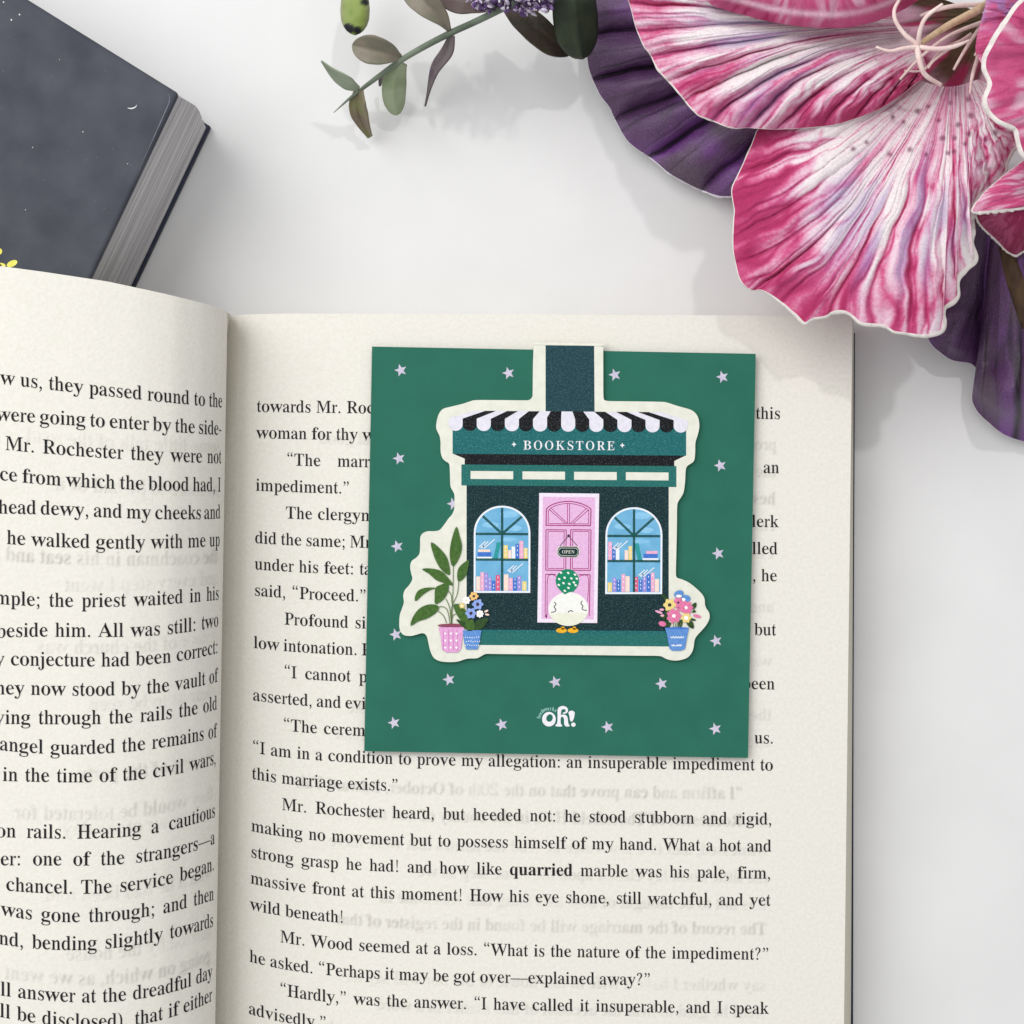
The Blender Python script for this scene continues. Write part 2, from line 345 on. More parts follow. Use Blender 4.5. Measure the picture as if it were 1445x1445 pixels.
'z': (444,[[[20,2,22,19,78,79,86,102,265,404,265,413,256,423,250,419,158,417,117,406,103,398,93,387,65,318,58,330,48,330,43,317,41,321,46,372,58,423,47,440,55,446,54,439,61,435,127,448,276,451,328,431,416,449,417,432,365,374,360,356,180,50,181,40,191,30,199,35,283,38,334,53,349,60,361,77,396,153,403,138,412,142,417,154,410,86,395,28,408,12,399,5,400,15,395,16,318,4,167,0,128,17,114,20]]]),
'A': (722,[[[-6,7,3,5,4,18,-14,24,-12,26,31,36,69,60,70,80,82,110,125,203,152,235,147,252,247,470,276,501,297,530,340,674,345,677,367,676,413,533,430,507,534,291,546,280,549,254,618,112,639,106,638,73,677,41,703,30,732,25,733,2,686,3,608,20,563,0,378,2,378,25,419,29,456,38,479,51,488,62,480,97,438,192,430,198,417,201,403,195,192,195,176,200,170,198,164,193,123,99,113,55,119,44,142,34,207,26,187,21,188,5,204,6,200,1,132,3,110,19,31,2,-9,1,-13,6],[187,231,390,231,398,226,411,236,413,246,311,464,302,469,283,466,285,458,186,240,184,235]]]),
'B': (667,[[[25,2,25,24,76,33,113,48,120,55,122,70,133,83,135,330,116,344,116,358,135,373,135,534,132,586,120,595,121,610,84,629,26,638,23,660,370,660,424,653,484,630,503,642,509,620,514,618,542,627,541,604,565,588,583,566,594,540,597,508,590,467,577,444,537,405,522,402,446,366,446,353,497,334,560,303,586,285,607,264,620,242,628,220,631,189,622,137,604,103,580,77,531,45,467,17,431,7,368,2,291,3,277,0,123,0,108,5],[274,359,285,360,286,366,347,368,387,375,396,386,431,408,449,431,458,454,463,485,459,547,442,589,410,615,366,629,315,630,282,620,264,596,264,367],[347,34,389,38,419,47,447,64,465,85,479,112,487,146,490,189,486,229,467,277,450,296,427,313,399,322,381,333,288,336,282,342,264,329,264,75,274,54,288,45,316,36]]]),
'C': (667,[[[356,-11,286,-3,243,10,204,29,169,52,137,79,88,140,67,181,53,218,40,287,40,376,47,420,59,461,89,521,135,580,187,622,245,654,316,672,395,674,458,660,566,619,580,628,598,671,601,673,606,666,619,666,620,673,623,670,621,641,606,627,621,498,623,455,620,451,620,459,607,459,600,452,597,455,565,536,533,587,515,591,457,626,405,642,373,645,331,641,288,626,255,603,229,573,202,523,185,467,174,402,171,326,175,255,186,199,204,147,229,104,260,71,298,48,340,35,387,31,422,34,478,48,526,72,566,103,609,148,614,148,606,137,611,129,619,124,637,128,581,66,515,22,440,-4]]]),
'D': (722,[[[30,2,30,24,75,31,111,46,125,65,127,76,129,546,127,587,113,612,74,631,24,638,22,660,334,661,419,654,466,642,522,618,554,599,598,563,634,517,661,464,676,401,682,333,677,258,661,194,636,140,601,96,555,59,507,34,424,8,344,2,281,3,266,0,120,0,105,4],[335,34,382,39,423,51,459,73,491,105,515,147,533,201,543,264,546,331,542,401,532,464,514,516,489,559,458,591,422,613,381,626,332,631,300,627,270,616,255,592,254,102,255,73,265,51,300,37]]]),
'E': (611,[[[20,2,22,24,71,31,107,50,110,54,106,71,120,82,121,116,121,317,104,332,104,351,121,366,119,582,109,594,107,610,100,617,63,633,23,639,22,660,408,659,480,654,532,643,546,644,544,656,548,655,553,650,553,635,538,620,550,546,550,468,546,484,538,484,533,468,519,528,497,581,485,593,464,604,392,623,309,627,278,625,255,618,239,599,236,364,250,352,256,356,326,360,347,357,361,375,378,410,400,499,421,499,419,417,410,362,422,348,422,330,411,316,419,261,421,174,399,174,384,258,370,293,354,317,346,322,326,320,254,324,254,330,242,327,236,321,236,86,237,77,250,53,287,40,369,40,450,56,502,81,539,136,568,202,570,205,578,200,594,207,572,107,541,15,541,10,551,17,398,3]]]),
'F': (556,[[[21,2,22,24,64,33,97,47,112,65,117,81,119,317,102,331,102,350,119,365,119,543,117,586,105,609,69,628,21,638,20,660,96,657,110,662,399,659,464,655,520,643,534,644,532,656,536,655,541,650,541,635,526,620,538,541,540,472,537,468,537,481,526,484,520,468,504,533,483,585,473,596,450,607,380,625,296,628,269,625,248,619,234,599,233,366,243,352,252,354,254,358,342,362,358,384,374,421,391,501,415,501,412,423,405,368,415,354,415,331,405,317,413,253,414,172,392,174,376,258,361,296,346,319,334,325,319,322,253,326,252,332,242,333,234,325,234,89,236,77,245,69,243,57,254,48,283,34,351,25,352,2,258,4,245,0,111,0,97,5]]]),
'G': (722,[[[369,-13,289,-4,249,9,208,28,140,78,90,138,59,203,41,286,41,378,49,422,61,463,90,523,136,580,187,622,247,655,285,667,325,674,397,673,466,658,560,620,572,628,592,672,595,672,598,666,614,666,615,673,618,669,615,641,601,626,616,502,618,454,615,450,614,458,598,457,595,451,592,453,563,530,528,587,511,590,449,628,403,642,372,645,331,641,288,626,255,603,229,574,203,524,186,468,176,403,173,296,181,221,197,161,228,99,263,60,303,34,337,22,362,19,428,22,468,40,484,56,495,73,498,195,492,227,481,242,455,254,383,266,383,286,590,288,632,284,711,286,710,265,678,262,649,253,631,245,618,227,614,49,626,46,625,39,542,10,524,23,519,22,467,-4,425,-11]]]),
'H': (722,[[[21,2,23,25,68,32,104,50,119,81,120,120,120,312,103,327,103,356,120,371,118,588,106,610,95,618,67,630,23,639,22,660,98,657,111,662,333,660,333,639,282,630,256,619,248,610,245,598,235,589,234,371,240,362,251,357,258,362,364,362,465,362,471,357,483,362,489,371,488,589,473,596,476,610,468,619,441,630,389,639,389,660,699,660,697,638,650,628,615,611,604,583,603,548,603,371,620,356,620,327,603,312,604,83,615,56,625,46,658,32,699,24,699,2,389,2,389,24,435,32,467,45,477,55,487,80,489,315,483,324,471,329,465,324,281,324,258,324,251,329,240,324,234,315,235,81,254,47,286,32,333,24,333,2,258,4,245,0,110,0,97,5]]]),
'I': (333,[[[17,2,18,24,60,34,93,49,102,59,111,83,112,560,109,598,100,614,66,631,19,638,17,660,310,662,312,639,272,633,244,622,230,614,219,593,218,110,219,78,231,71,230,57,233,52,263,36,312,25,314,2,238,5,225,0,102,0,89,5]]]),
'J': (389,[[[118,-93,73,-85,68,-81,63,-67,29,-44,6,-11,-4,27,1,63,21,87,52,87,69,81,82,63,86,39,70,-27,84,-50,108,-60,137,-57,158,-44,172,-21,178,6,182,130,180,581,167,589,172,602,156,617,130,629,84,639,84,660,161,657,173,662,293,662,305,658,368,662,370,639,329,630,304,618,291,607,297,595,284,583,283,131,281,81,273,35,261,2,249,-20,225,-47,166,-85]]]),
'K': (722,[[[23,2,23,24,70,32,104,47,123,81,125,302,106,317,106,331,124,346,124,561,120,593,107,613,88,623,57,634,26,638,24,660,101,657,115,662,343,660,343,639,290,630,263,619,255,610,252,598,242,589,241,346,247,338,263,336,266,348,337,421,355,420,362,445,471,559,502,606,502,617,494,624,459,635,412,639,412,660,487,660,500,648,616,660,687,660,686,638,652,636,607,623,556,600,529,582,523,565,383,417,382,392,589,128,605,100,648,58,672,42,699,30,732,25,734,2,685,2,563,20,498,0,398,2,399,25,441,26,470,34,488,47,489,60,468,97,302,311,288,314,265,302,248,298,241,289,242,81,261,47,295,32,343,24,343,2,265,4,252,0,114,0,101,5]]]),
'L': (611,[[[22,2,24,25,71,32,108,50,123,81,125,120,122,589,110,611,99,619,66,632,23,639,23,660,100,658,114,662,254,662,268,658,356,661,358,639,312,635,280,626,254,611,257,596,245,587,245,77,256,57,265,49,311,39,402,42,476,60,503,73,520,87,556,146,588,222,595,215,611,223,590,115,561,19,561,10,569,16,560,18,482,7,403,3]]]),
'M': (889,[[[25,5,29,5,29,17,20,23,72,35,102,49,108,57,104,73,106,558,122,570,122,578,119,602,109,613,71,630,21,638,21,661,97,658,140,662,153,649,179,643,191,645,217,662,247,662,251,658,253,652,243,648,249,630,262,610,426,207,434,202,450,205,450,217,602,589,622,596,639,630,645,648,634,653,636,659,640,662,780,662,792,657,864,661,864,639,822,629,785,612,774,602,768,576,770,76,787,68,780,52,794,41,821,31,865,24,865,2,554,2,555,24,606,34,629,44,645,57,638,69,653,77,655,573,649,580,631,582,633,574,481,198,454,167,439,142,403,3,398,0,378,3,341,143,328,163,163,565,157,570,139,564,143,554,145,74,142,54,149,47,179,33,233,23,224,17,224,5,233,4,229,1,152,5,138,0,111,0,97,5,24,1,21,4]]]),
'N': (722,[[[591,-12,490,138,468,159,173,514,164,517,147,508,152,496,152,52,158,46,184,34,240,23,228,17,228,5,239,5,236,1,163,4,118,0,104,4,31,1,28,5,39,5,39,17,27,23,80,33,105,44,114,53,110,68,112,501,127,565,118,580,69,621,27,639,39,645,41,654,27,661,103,653,115,662,149,662,162,643,183,642,213,649,222,648,218,645,238,617,259,597,555,240,564,237,581,245,576,257,574,594,577,609,569,618,544,628,488,639,500,645,500,657,489,657,492,661,565,658,610,662,624,658,697,661,700,657,689,657,689,645,701,639,647,628,621,617,615,610,618,595,616,254,605,217,598,175,618,-13,600,-16]]]),
'O': (722,[[[356,-14,291,-7,239,11,184,43,125,96,88,146,60,203,43,266,38,333,44,400,61,462,96,529,136,578,188,622,242,652,308,672,367,677,432,669,483,651,539,619,597,568,634,518,662,461,679,398,685,329,678,262,661,200,626,133,586,84,534,41,480,10,414,-10],[366,17,406,22,441,36,472,60,503,98,522,138,538,194,548,259,551,333,548,403,537,468,520,523,498,564,466,603,434,626,398,640,359,645,315,640,280,626,249,602,221,568,199,524,183,468,173,403,170,329,173,260,184,195,202,140,223,99,256,60,288,36,323,22]]]),
'P': (556,[[[21,2,23,25,67,32,103,50,118,81,119,120,119,292,102,307,102,327,119,341,117,588,106,610,94,618,67,630,22,639,22,660,96,657,109,662,245,662,351,658,400,646,454,623,486,603,509,582,526,559,536,537,543,508,541,445,531,414,515,387,492,364,463,343,391,311,324,301,255,300,249,305,233,292,235,81,253,47,285,32,332,24,332,2,257,4,244,0,109,0,96,5],[249,328,255,333,325,337,362,349,391,372,411,410,418,443,421,481,412,551,400,578,388,595,370,610,346,621,314,627,275,626,253,620,233,598,233,341]]]),
'Q': (722,[[[519,-159,469,-151,415,-135,380,-139,373,-134,367,-116,349,-122,341,-117,342,-94,339,-90,317,-98,319,-76,282,-38,252,1,173,48,144,73,113,107,77,162,52,225,40,293,39,363,50,428,74,491,106,545,157,599,209,637,270,664,325,675,392,675,445,663,501,638,555,600,598,556,632,504,657,446,671,381,673,305,665,249,642,180,605,118,568,77,505,29,458,6,450,8,440,-4,439,-15,469,-59,490,-79,517,-97,561,-114,591,-119,634,-118,681,-108,678,-127,685,-132,656,-144,604,-156,559,-161],[363,0,399,3,426,20,439,39,465,60,495,98,514,138,530,194,540,259,543,333,540,403,529,468,512,523,491,564,459,603,427,626,392,640,354,645,310,640,276,626,245,602,218,568,196,524,180,468,171,403,168,329,171,260,182,195,199,140,218,103,252,60,299,23,321,10]]]),
'R': (667,[[[22,2,24,25,69,32,106,50,121,81,123,120,123,302,105,317,105,331,123,346,120,588,109,610,98,618,69,630,23,639,23,660,100,657,114,662,251,662,375,656,409,649,455,631,507,602,534,582,554,557,567,522,571,485,563,439,542,403,522,383,475,353,439,337,432,319,587,77,610,54,635,36,658,27,677,25,667,23,664,11,676,1,639,2,539,20,489,3,483,12,489,15,341,250,320,253,286,307,262,309,256,314,240,301,241,81,260,47,293,32,341,24,341,2,264,4,251,0,113,0,100,5],[257,334,263,339,282,339,339,327,354,350,381,363,399,368,421,392,436,419,444,448,447,486,445,520,438,550,426,576,409,596,369,620,341,626,287,626,251,613,243,596,240,578,240,347,246,339]]]),
'S': (556,[[[63,-13,63,13,78,30,66,127,63,227,66,224,88,226,90,223,115,133,147,68,203,38,231,27,267,21,300,20,330,25,359,35,382,50,402,73,415,96,422,128,419,163,411,184,399,204,378,225,341,248,191,324,148,356,115,391,93,437,86,494,91,545,112,593,133,621,161,644,194,662,227,672,276,677,329,671,391,655,451,630,458,637,470,672,474,674,480,663,494,663,493,674,498,671,497,653,481,640,496,519,498,470,493,467,494,479,482,479,475,467,473,471,449,543,417,598,400,604,357,630,324,642,293,647,262,646,237,641,212,630,192,614,177,595,167,571,163,545,166,520,174,497,205,462,253,431,417,351,455,324,482,295,503,248,512,184,507,136,487,89,464,57,433,30,395,8,353,-6,297,-13,230,-9,188,2,115,32,106,30,99,24,86,-12,66,-10]]]),
'T': (611,[[[133,2,133,24,180,30,215,44,227,52,241,81,243,617,226,631,181,629,132,617,91,598,77,583,61,549,40,465,34,480,20,479,21,465,16,468,18,531,30,622,16,635,16,652,25,656,23,644,42,644,95,654,148,659,374,662,489,657,581,644,586,645,583,656,588,656,593,652,593,635,578,622,590,534,592,467,588,464,588,477,576,479,570,464,553,538,537,574,520,597,464,621,429,628,379,631,362,617,364,80,377,51,390,43,425,30,473,24,473,2,386,5,372,0,230,0,216,4]]]),
'U': (722,[[[362,-14,296,-5,228,19,181,52,166,69,148,101,133,147,127,199,123,588,111,610,100,618,70,630,22,639,24,662,102,657,116,662,354,660,353,639,299,630,270,619,262,610,264,596,249,589,249,179,254,139,263,110,275,86,291,65,311,51,337,38,368,31,402,29,443,32,470,39,513,60,537,83,556,111,569,146,576,182,580,234,580,604,573,615,550,625,486,639,499,645,499,657,487,657,490,661,571,657,584,662,615,662,629,658,691,661,694,657,682,657,682,645,695,640,692,637,646,625,621,613,615,606,621,591,618,225,605,137,585,88,556,47,524,22,499,8,428,-11]]]),
'V': (722,[[[360,-15,311,130,295,156,99,555,84,565,83,580,77,592,52,613,20,628,-23,639,-24,660,32,659,111,642,159,662,357,660,355,638,305,635,265,625,238,605,236,593,253,545,416,208,426,202,446,205,446,218,594,553,612,610,612,614,602,622,584,628,512,638,509,640,526,645,526,657,510,656,514,661,590,660,615,643,696,660,741,661,745,656,730,657,729,645,746,640,694,627,666,613,654,602,656,586,647,564,484,200,432,135,389,-15,365,-19]]]),
'W': (944,[[[265,-12,225,154,210,185,72,570,59,581,59,600,41,617,12,631,-23,639,-24,660,21,660,83,643,116,662,279,660,279,639,218,625,201,609,197,595,212,534,326,224,334,218,353,220,351,228,445,455,466,479,483,507,484,517,466,575,454,586,453,604,414,627,357,638,355,660,418,660,459,649,474,653,490,651,515,662,680,660,680,639,647,635,613,625,592,608,589,597,611,517,624,491,715,242,723,236,742,240,739,247,844,547,858,609,858,614,849,623,782,639,801,645,799,657,783,656,786,661,838,660,866,643,922,659,959,661,963,657,947,657,945,645,963,640,961,637,921,622,896,603,899,587,897,578,777,238,763,227,736,178,689,-15,663,-13,614,177,600,202,509,448,501,454,482,452,482,439,388,215,373,201,342,155,294,-12,289,-16]]]),
'X': (722,[[[20,4,24,5,24,17,18,23,83,41,118,60,139,76,140,91,154,115,288,293,301,298,307,309,308,319,284,339,281,355,160,533,146,542,131,577,72,623,40,636,19,638,19,660,65,660,174,642,233,662,372,660,371,638,334,637,302,630,274,612,270,601,285,566,383,420,399,417,408,421,500,549,529,604,529,615,521,623,490,633,451,640,456,645,456,657,451,659,510,660,528,646,632,660,700,659,695,657,695,642,701,638,667,635,632,626,592,607,564,587,562,570,557,562,435,396,423,389,417,378,417,368,442,348,444,331,576,134,593,127,601,96,609,83,639,55,665,38,689,28,712,25,712,2,671,2,565,20,507,0,365,2,365,25,406,27,439,37,458,51,464,69,441,117,342,265,326,270,317,266,203,114,178,62,178,50,187,41,220,30,262,23,256,17,256,5,262,3,200,2,179,17,69,2,22,1]]]),
'Y': (722,[[[173,2,173,24,230,32,270,47,278,53,293,81,294,260,116,544,100,553,93,582,69,603,40,621,-21,637,-23,660,32,659,131,642,147,645,188,662,352,660,351,637,307,635,271,626,250,614,244,597,258,566,402,327,412,322,430,325,433,338,580,547,603,599,600,614,590,622,548,634,504,637,521,641,521,657,507,656,510,661,582,659,602,644,695,659,741,661,744,656,729,657,729,645,745,639,743,637,695,622,648,591,646,570,610,515,459,302,450,301,434,289,437,81,452,53,460,47,500,32,558,24,558,2,465,4,449,0,283,0,267,5]]]),
'Z': (611,[[[28,1,29,14,90,84,98,107,393,609,392,619,384,631,374,627,239,623,196,615,166,604,143,592,129,574,108,530,84,463,77,477,63,462,75,558,93,633,84,651,87,655,86,644,91,643,193,658,416,662,468,642,563,661,561,646,502,577,494,559,202,57,202,48,211,35,221,40,353,40,417,49,472,68,497,84,517,112,543,166,565,235,571,223,585,237,573,132,550,34,559,13,556,8,557,17,544,19,419,4,178,0,124,20]]]),
'0': (500,[[[271,-4,222,2,172,19,128,46,94,84,68,131,50,188,37,272,33,353,37,429,50,513,68,569,94,615,128,652,172,679,227,697,277,701,334,694,384,673,425,643,457,604,481,555,499,495,509,423,513,347,509,272,495,187,476,131,449,84,415,46,372,18,318,0],[276,48,306,53,327,65,345,84,360,112,371,152,380,209,387,352,379,495,371,546,360,586,345,614,328,632,301,645,272,649,242,644,220,632,202,614,187,586,175,546,166,490,159,347,167,204,175,152,187,112,202,84,220,65,247,52]]]),
'1': (500,[[[89,2,91,49,171,48,197,51,224,63,226,69,216,83,235,91,236,597,232,606,212,610,204,595,146,539,122,522,99,514,79,516,68,529,50,524,41,537,57,553,51,570,42,569,112,594,168,630,208,666,260,681,258,700,360,701,363,697,352,694,347,645,356,611,350,596,351,90,371,84,359,67,381,53,412,48,496,49,498,5,497,2,375,6,361,0,226,0,212,6]]]),
'2': (500,[[[38,4,34,6,34,94,40,97,51,93,78,115,90,133,91,150,215,275,281,354,311,399,330,441,343,487,347,529,344,582,336,605,324,623,291,646,270,651,244,652,220,648,199,639,181,623,170,609,154,557,154,485,157,493,67,506,59,512,66,532,57,549,54,573,63,612,82,639,111,661,152,682,199,697,239,701,288,700,330,691,368,675,422,641,441,618,454,593,461,563,462,535,457,505,447,475,409,408,343,328,255,237,122,112,127,98,135,95,358,95,387,99,410,106,422,118,438,151,450,198,454,198,451,188,494,188,498,189,496,201,496,165,489,109,501,96,499,6,493,4,491,17,438,18,366,12,133,12,114,20,41,13]]]),
'6': (500,[[[291,-4,238,3,182,27,141,57,107,98,85,143,67,201,57,297,62,368,59,382,44,398,44,403,62,415,76,484,100,549,130,599,158,632,205,669,246,689,294,700,345,701,378,696,423,681,471,654,484,640,493,621,496,598,491,582,498,568,439,549,394,544,402,530,399,529,400,563,396,594,386,619,374,636,353,649,330,654,304,653,275,644,236,615,205,567,182,498,168,399,171,392,186,384,202,397,242,413,276,420,314,422,369,414,421,394,463,362,493,320,509,266,511,199,505,158,491,118,472,83,445,52,412,27,372,9,327,-2],[299,49,323,53,342,62,359,76,374,96,386,123,393,155,397,233,387,300,365,340,332,365,312,371,285,373,255,368,217,352,194,350,176,343,168,330,168,284,181,175,206,110,226,82,249,63,273,52]]]),
'*q': (529,[[[254,-201,256,-179,303,-170,316,-160,322,-147,325,-123,325,40,298,16,270,-1,238,-11,208,-14,179,-12,148,-3,123,9,94,32,72,57,57,83,34,150,30,229,34,264,45,309,66,356,100,401,137,432,176,452,230,463,278,461,326,443,376,410,448,465,464,466,465,-134,468,-152,476,-167,488,-174,515,-180,515,-201],[261,43,283,47,303,59,317,74,324,93,325,348,322,383,308,411,287,424,259,429,236,425,217,415,201,400,191,382,175,315,170,224,175,143,191,86,203,67,219,53,239,45]]]),
'*u': (545,[[[188,-15,148,-10,120,2,96,23,78,58,67,124,64,388,53,416,41,423,17,429,17,450,206,449,207,97,212,79,221,65,236,55,255,52,280,55,300,64,317,78,332,98,330,387,325,405,316,417,303,424,275,429,275,450,468,451,472,81,478,62,486,53,523,41,523,20,433,10,334,-14,331,57,303,27,269,4,230,-10]]]),
'*a': (500,[[[368,-15,340,-11,316,1,299,20,289,49,255,22,222,4,158,-12,124,-12,92,-5,65,11,45,34,32,68,31,109,44,149,66,177,94,199,147,227,289,279,289,363,281,395,272,409,260,420,222,429,174,424,162,419,153,407,153,393,173,360,179,338,174,313,161,294,140,282,114,277,87,281,68,292,57,307,50,324,51,366,70,403,107,433,147,450,185,459,233,463,286,460,327,453,359,440,384,423,403,401,419,362,425,327,428,61,431,54,441,50,467,59,478,41,455,17,429,0,397,-12],[221,49,257,62,288,90,287,245,240,229,216,214,190,186,179,164,172,120,178,80,192,58,207,51]]]),
'*r': (418,[[[26,1,26,22,54,29,69,42,76,83,75,392,70,409,63,418,29,428,30,450,210,451,212,368,254,423,300,454,325,462,351,462,377,457,396,446,415,419,421,385,415,357,396,334,369,324,336,327,321,337,294,371,271,378,256,372,241,359,228,338,221,317,217,277,218,61,224,45,236,33,285,24,287,1]]]),
'*i': (288,[[[145,526,116,532,93,549,78,573,73,601,79,630,96,654,119,669,148,674,177,668,200,651,215,627,220,598,214,569,197,546,173,531]],[[26,1,26,22,54,29,69,42,76,83,75,391,71,409,64,418,29,428,30,450,213,451,217,65,220,48,229,34,262,22,262,1]]]),
'*e': (437,[[[221,-15,181,-10,144,3,111,24,82,53,59,89,42,130,32,178,28,231,32,279,43,320,60,360,87,398,117,426,152,447,190,459,231,463,271,459,306,448,337,430,363,405,384,374,399,339,408,297,411,242,172,241,173,197,189,130,202,105,220,85,240,72,265,64,302,62,334,72,368,96,391,123,413,103,374,51,329,14,278,-8],[171,279,293,281,288,379,278,408,264,423,244,431,221,430,204,422,193,411,179,380,174,358]]]),
'*d': (538,[[[201,-15,157,-8,114,14,79,49,52,95,34,149,28,212,34,282,47,333,67,374,97,413,131,440,172,458,214,463,258,456,289,440,324,409,322,604,315,619,303,629,256,640,256,661,462,662,464,91,468,69,476,54,514,39,514,17,425,8,326,-14,323,55,300,24,271,2,238,-11],[250,41,273,46,297,64,315,87,324,112,323,356,315,375,298,393,279,404,255,408,233,406,216,398,201,384,190,365,176,307,171,225,175,140,189,83,200,64,214,51,231,43]]]),
'.': (250,[[[179,45,172,72,152,92,125,99,98,92,78,72,71,45,78,18,98,-2,125,-9,152,-2,172,18]]]),
',': (250,[[[66,51,75,87,109,105,148,94,174,51,176,-27,137,-100,70,-150,57,-130,114,-78,131,-14,103,-7,75,12]]]),
':': (278,[[[193,45,186,72,166,92,139,99,112,92,92,72,85,45,92,18,112,-2,139,-9,166,-2,186,18]],[[193,400,186,427,166,447,139,454,112,447,92,427,85,400,92,373,112,353,139,346,166,353,186,373]]]),
';': (278,[[[85,51,94,87,128,105,167,94,193,51,195,-27,156,-100,89,-150,76,-130,133,-78,150,-14,122,-7,94,12]],[[193,400,186,427,166,447,139,454,112,447,92,427,85,400,92,373,112,353,139,346,166,353,186,373]]]),
'!': (333,[[[220,45,213,72,193,92,166,99,139,92,119,72,112,45,119,18,139,-2,166,-9,193,-2,213,18]],[[130,640,145,670,166,676,188,670,202,640,195,520,175,180,157,180,138,520]]]),
'“': (444,[[[176,539,168,505,136,488,98,499,74,539,72,614,109,683,173,731,185,712,130,662,114,601,141,595,168,577]],[[361,539,353,505,321,488,283,499,259,539,257,614,294,683,358,731,370,712,315,662,299,601,326,595,353,577]]]),
'”': (444,[[[74,621,82,655,114,672,152,661,176,621,178,546,141,477,77,429,65,448,120,498,136,559,109,565,82,583]],[[259,621,267,655,299,672,337,661,361,621,363,546,326,477,262,429,250,448,305,498,321,559,294,565,267,583]]]),
'’': (333,[[[99,621,107,655,139,672,177,661,201,621,203,546,166,477,102,429,90,448,145,498,161,559,134,565,107,583]]]),
'—': (1000,[[[0,205,100,205,100,247,0,247]],[[100,205,200,205,200,247,100,247]],[[200,205,300,205,300,247,200,247]],[[300,205,400,205,400,247,300,247]],[[400,205,500,205,500,247,400,247]],[[500,205,600,205,600,247,500,247]],[[600,205,700,205,700,247,600,247]],[[700,205,800,205,800,247,700,247]],[[800,205,900,205,900,247,800,247]],[[900,205,1000,205,1000,247,900,247]]]),
'-': (333,[[[40,195,285,195,285,255,40,255]]]),
')': (333,[[[30,676,90,640,190,540,245,380,245,120,190,-40,90,-140,30,-177,25,-160,100,-90,150,30,165,250,150,470,100,590,25,660]]]),
'?': (444,[[[239,45,232,72,212,92,185,99,158,92,138,72,131,45,138,18,158,-2,185,-9,212,-2,232,18]],[[70,560,80,520,120,505,148,530,140,575,150,615,200,640,255,620,285,560,280,490,245,420,195,340,170,270,168,175,192,175,200,255,235,320,310,395,360,470,370,550,335,630,260,672,180,672,105,635]]]),
}
# ------------------------------------------------------------------ setting
mesh('tabletop', [(-60, -60, 0), (60, -60, 0), (60, 60, 0), (-60, 60, 0)], [[0, 1, 2, 3]], M['table'])['kind'] = 'structure'

# ------------------------------------------------------------------ glyph outlines (serif letters drawn for this scene)
GL = {}
for k_, (adv_, comps_) in GLYPHS.items():
    vs, fs = [], []
    for comp in comps_:
        loops = [[Vector((v_[i] / 1000, v_[i + 1] / 1000, 0)) for i in range(0, len(v_), 2)] for v_ in comp]
        off = len(vs)
        for L_ in loops:
            vs += [(p.x, p.y) for p in L_]
        for t_ in tessellate_polygon(loops):
            a_, b_, d_ = (vs[off + i] for i in t_)
            cr = (b_[0] - a_[0]) * (d_[1] - a_[1]) - (d_[0] - a_[0]) * (b_[1] - a_[1])
            if abs(cr) > 1e-9:
                fs.append([off + i for i in (t_ if cr > 0 else t_[::-1])])
    GL[k_] = (adv_ / 1000, np.array(vs), fs)


def layout(s):
    """-> [(glyph, x)], width, spaces; *word* is bold"""
    out, x, sp, bold = [], 0.0, [], False
    for ch in s:
        if ch == '*':
            bold = not bold
        elif ch == ' ':
            sp.append(len(out)); x += 0.25
        else:
            k = '*' + ch if bold and '*' + ch in GL else ch
            out.append([k, x, len(sp)]); x += GL[k][0]
    return out, x, len(sp)


class Ink:
    def __init__(self):
        self.v, self.f = [], []

    def line(self, s, em, start, end, place, mirror=False, just=True, vs_=1.06, sp=0.0):
        """set one line between two arc positions; place(gx, gy) -> world points"""
        g, w, ns = layout(s)
        sx = 1.0; ex = sp
        if just and end is not None:
            room = (end - start) / em
            ex = (room - w) / max(ns, 1)
            if ex < -0.09:
                ex = -0.09; sx = room / (w + ex * ns)
        for k, x, n in g:
            adv, vs, fs = GL[k]
            gx = (x + n * ex + vs[:, 0]) * sx * em
            if mirror:
                gx = -gx
            off = sum(len(a) for a in self.v) if False else self._n()
            self.v.append(place(start + gx, vs[:, 1] * em * vs_))
            self.f += [[off + i for i in (f[::-1] if mirror else f)] for f in fs]
            self.count += len(vs)

    count = 0

    def _n(self):
        return self.count


# ------------------------------------------------------------------ the open book: page surfaces
def xg(y):
    return 320 - 0.0172 * (np.asarray(y, float) - 440)


LD = np.array([-6, 0, 4, 10, 20, 40, 80, 140, 220, 330, 520.0])
LZ = np.array([1.55, 1.86, 2.03, 2.18, 2.37, 2.64, 2.98, 3.23, 3.38, 3.45, 3.45])
RD = np.array([-8, 0, 8, 18, 35, 70, 130, 250, 1000.0])
RZ = np.array([0.62, 0.74, 0.86, 0.98, 1.10, 1.18, 1.22, 1.25, 1.25])


def smooth_tab(xs, ys):
    X = np.linspace(xs[0], xs[-1], 4000)
    # monotone cubic (Fritsch-Carlson)
    h = np.diff(xs); d = np.diff(ys) / h
    m = np.r_[d[0], np.where(d[:-1] * d[1:] > 0, 2 * d[:-1] * d[1:] / (d[:-1] + d[1:] + 1e-12), 0), d[-1]]
    i = np.clip(np.searchsorted(xs, X) - 1, 0, len(h) - 1); t = (X - xs[i]) / h[i]
    Y = (2 * t**3 - 3 * t**2 + 1) * ys[i] + (t**3 - 2 * t**2 + t) * h[i] * m[i] + (-2 * t**3 + 3 * t**2) * ys[i + 1] + (t**3 - t**2) * h[i] * m[i + 1]
    return X, Y


LX_, LY_ = smooth_tab(LD, LZ)
RX_, RY_ = smooth_tab(RD, RZ)


def zl(x, y):
    return np.interp(xg(y) - np.asarray(x, float), LX_, LY_) + 0.012 * np.sin(np.asarray(x) * 0.02 + np.asarray(y) * 0.004)


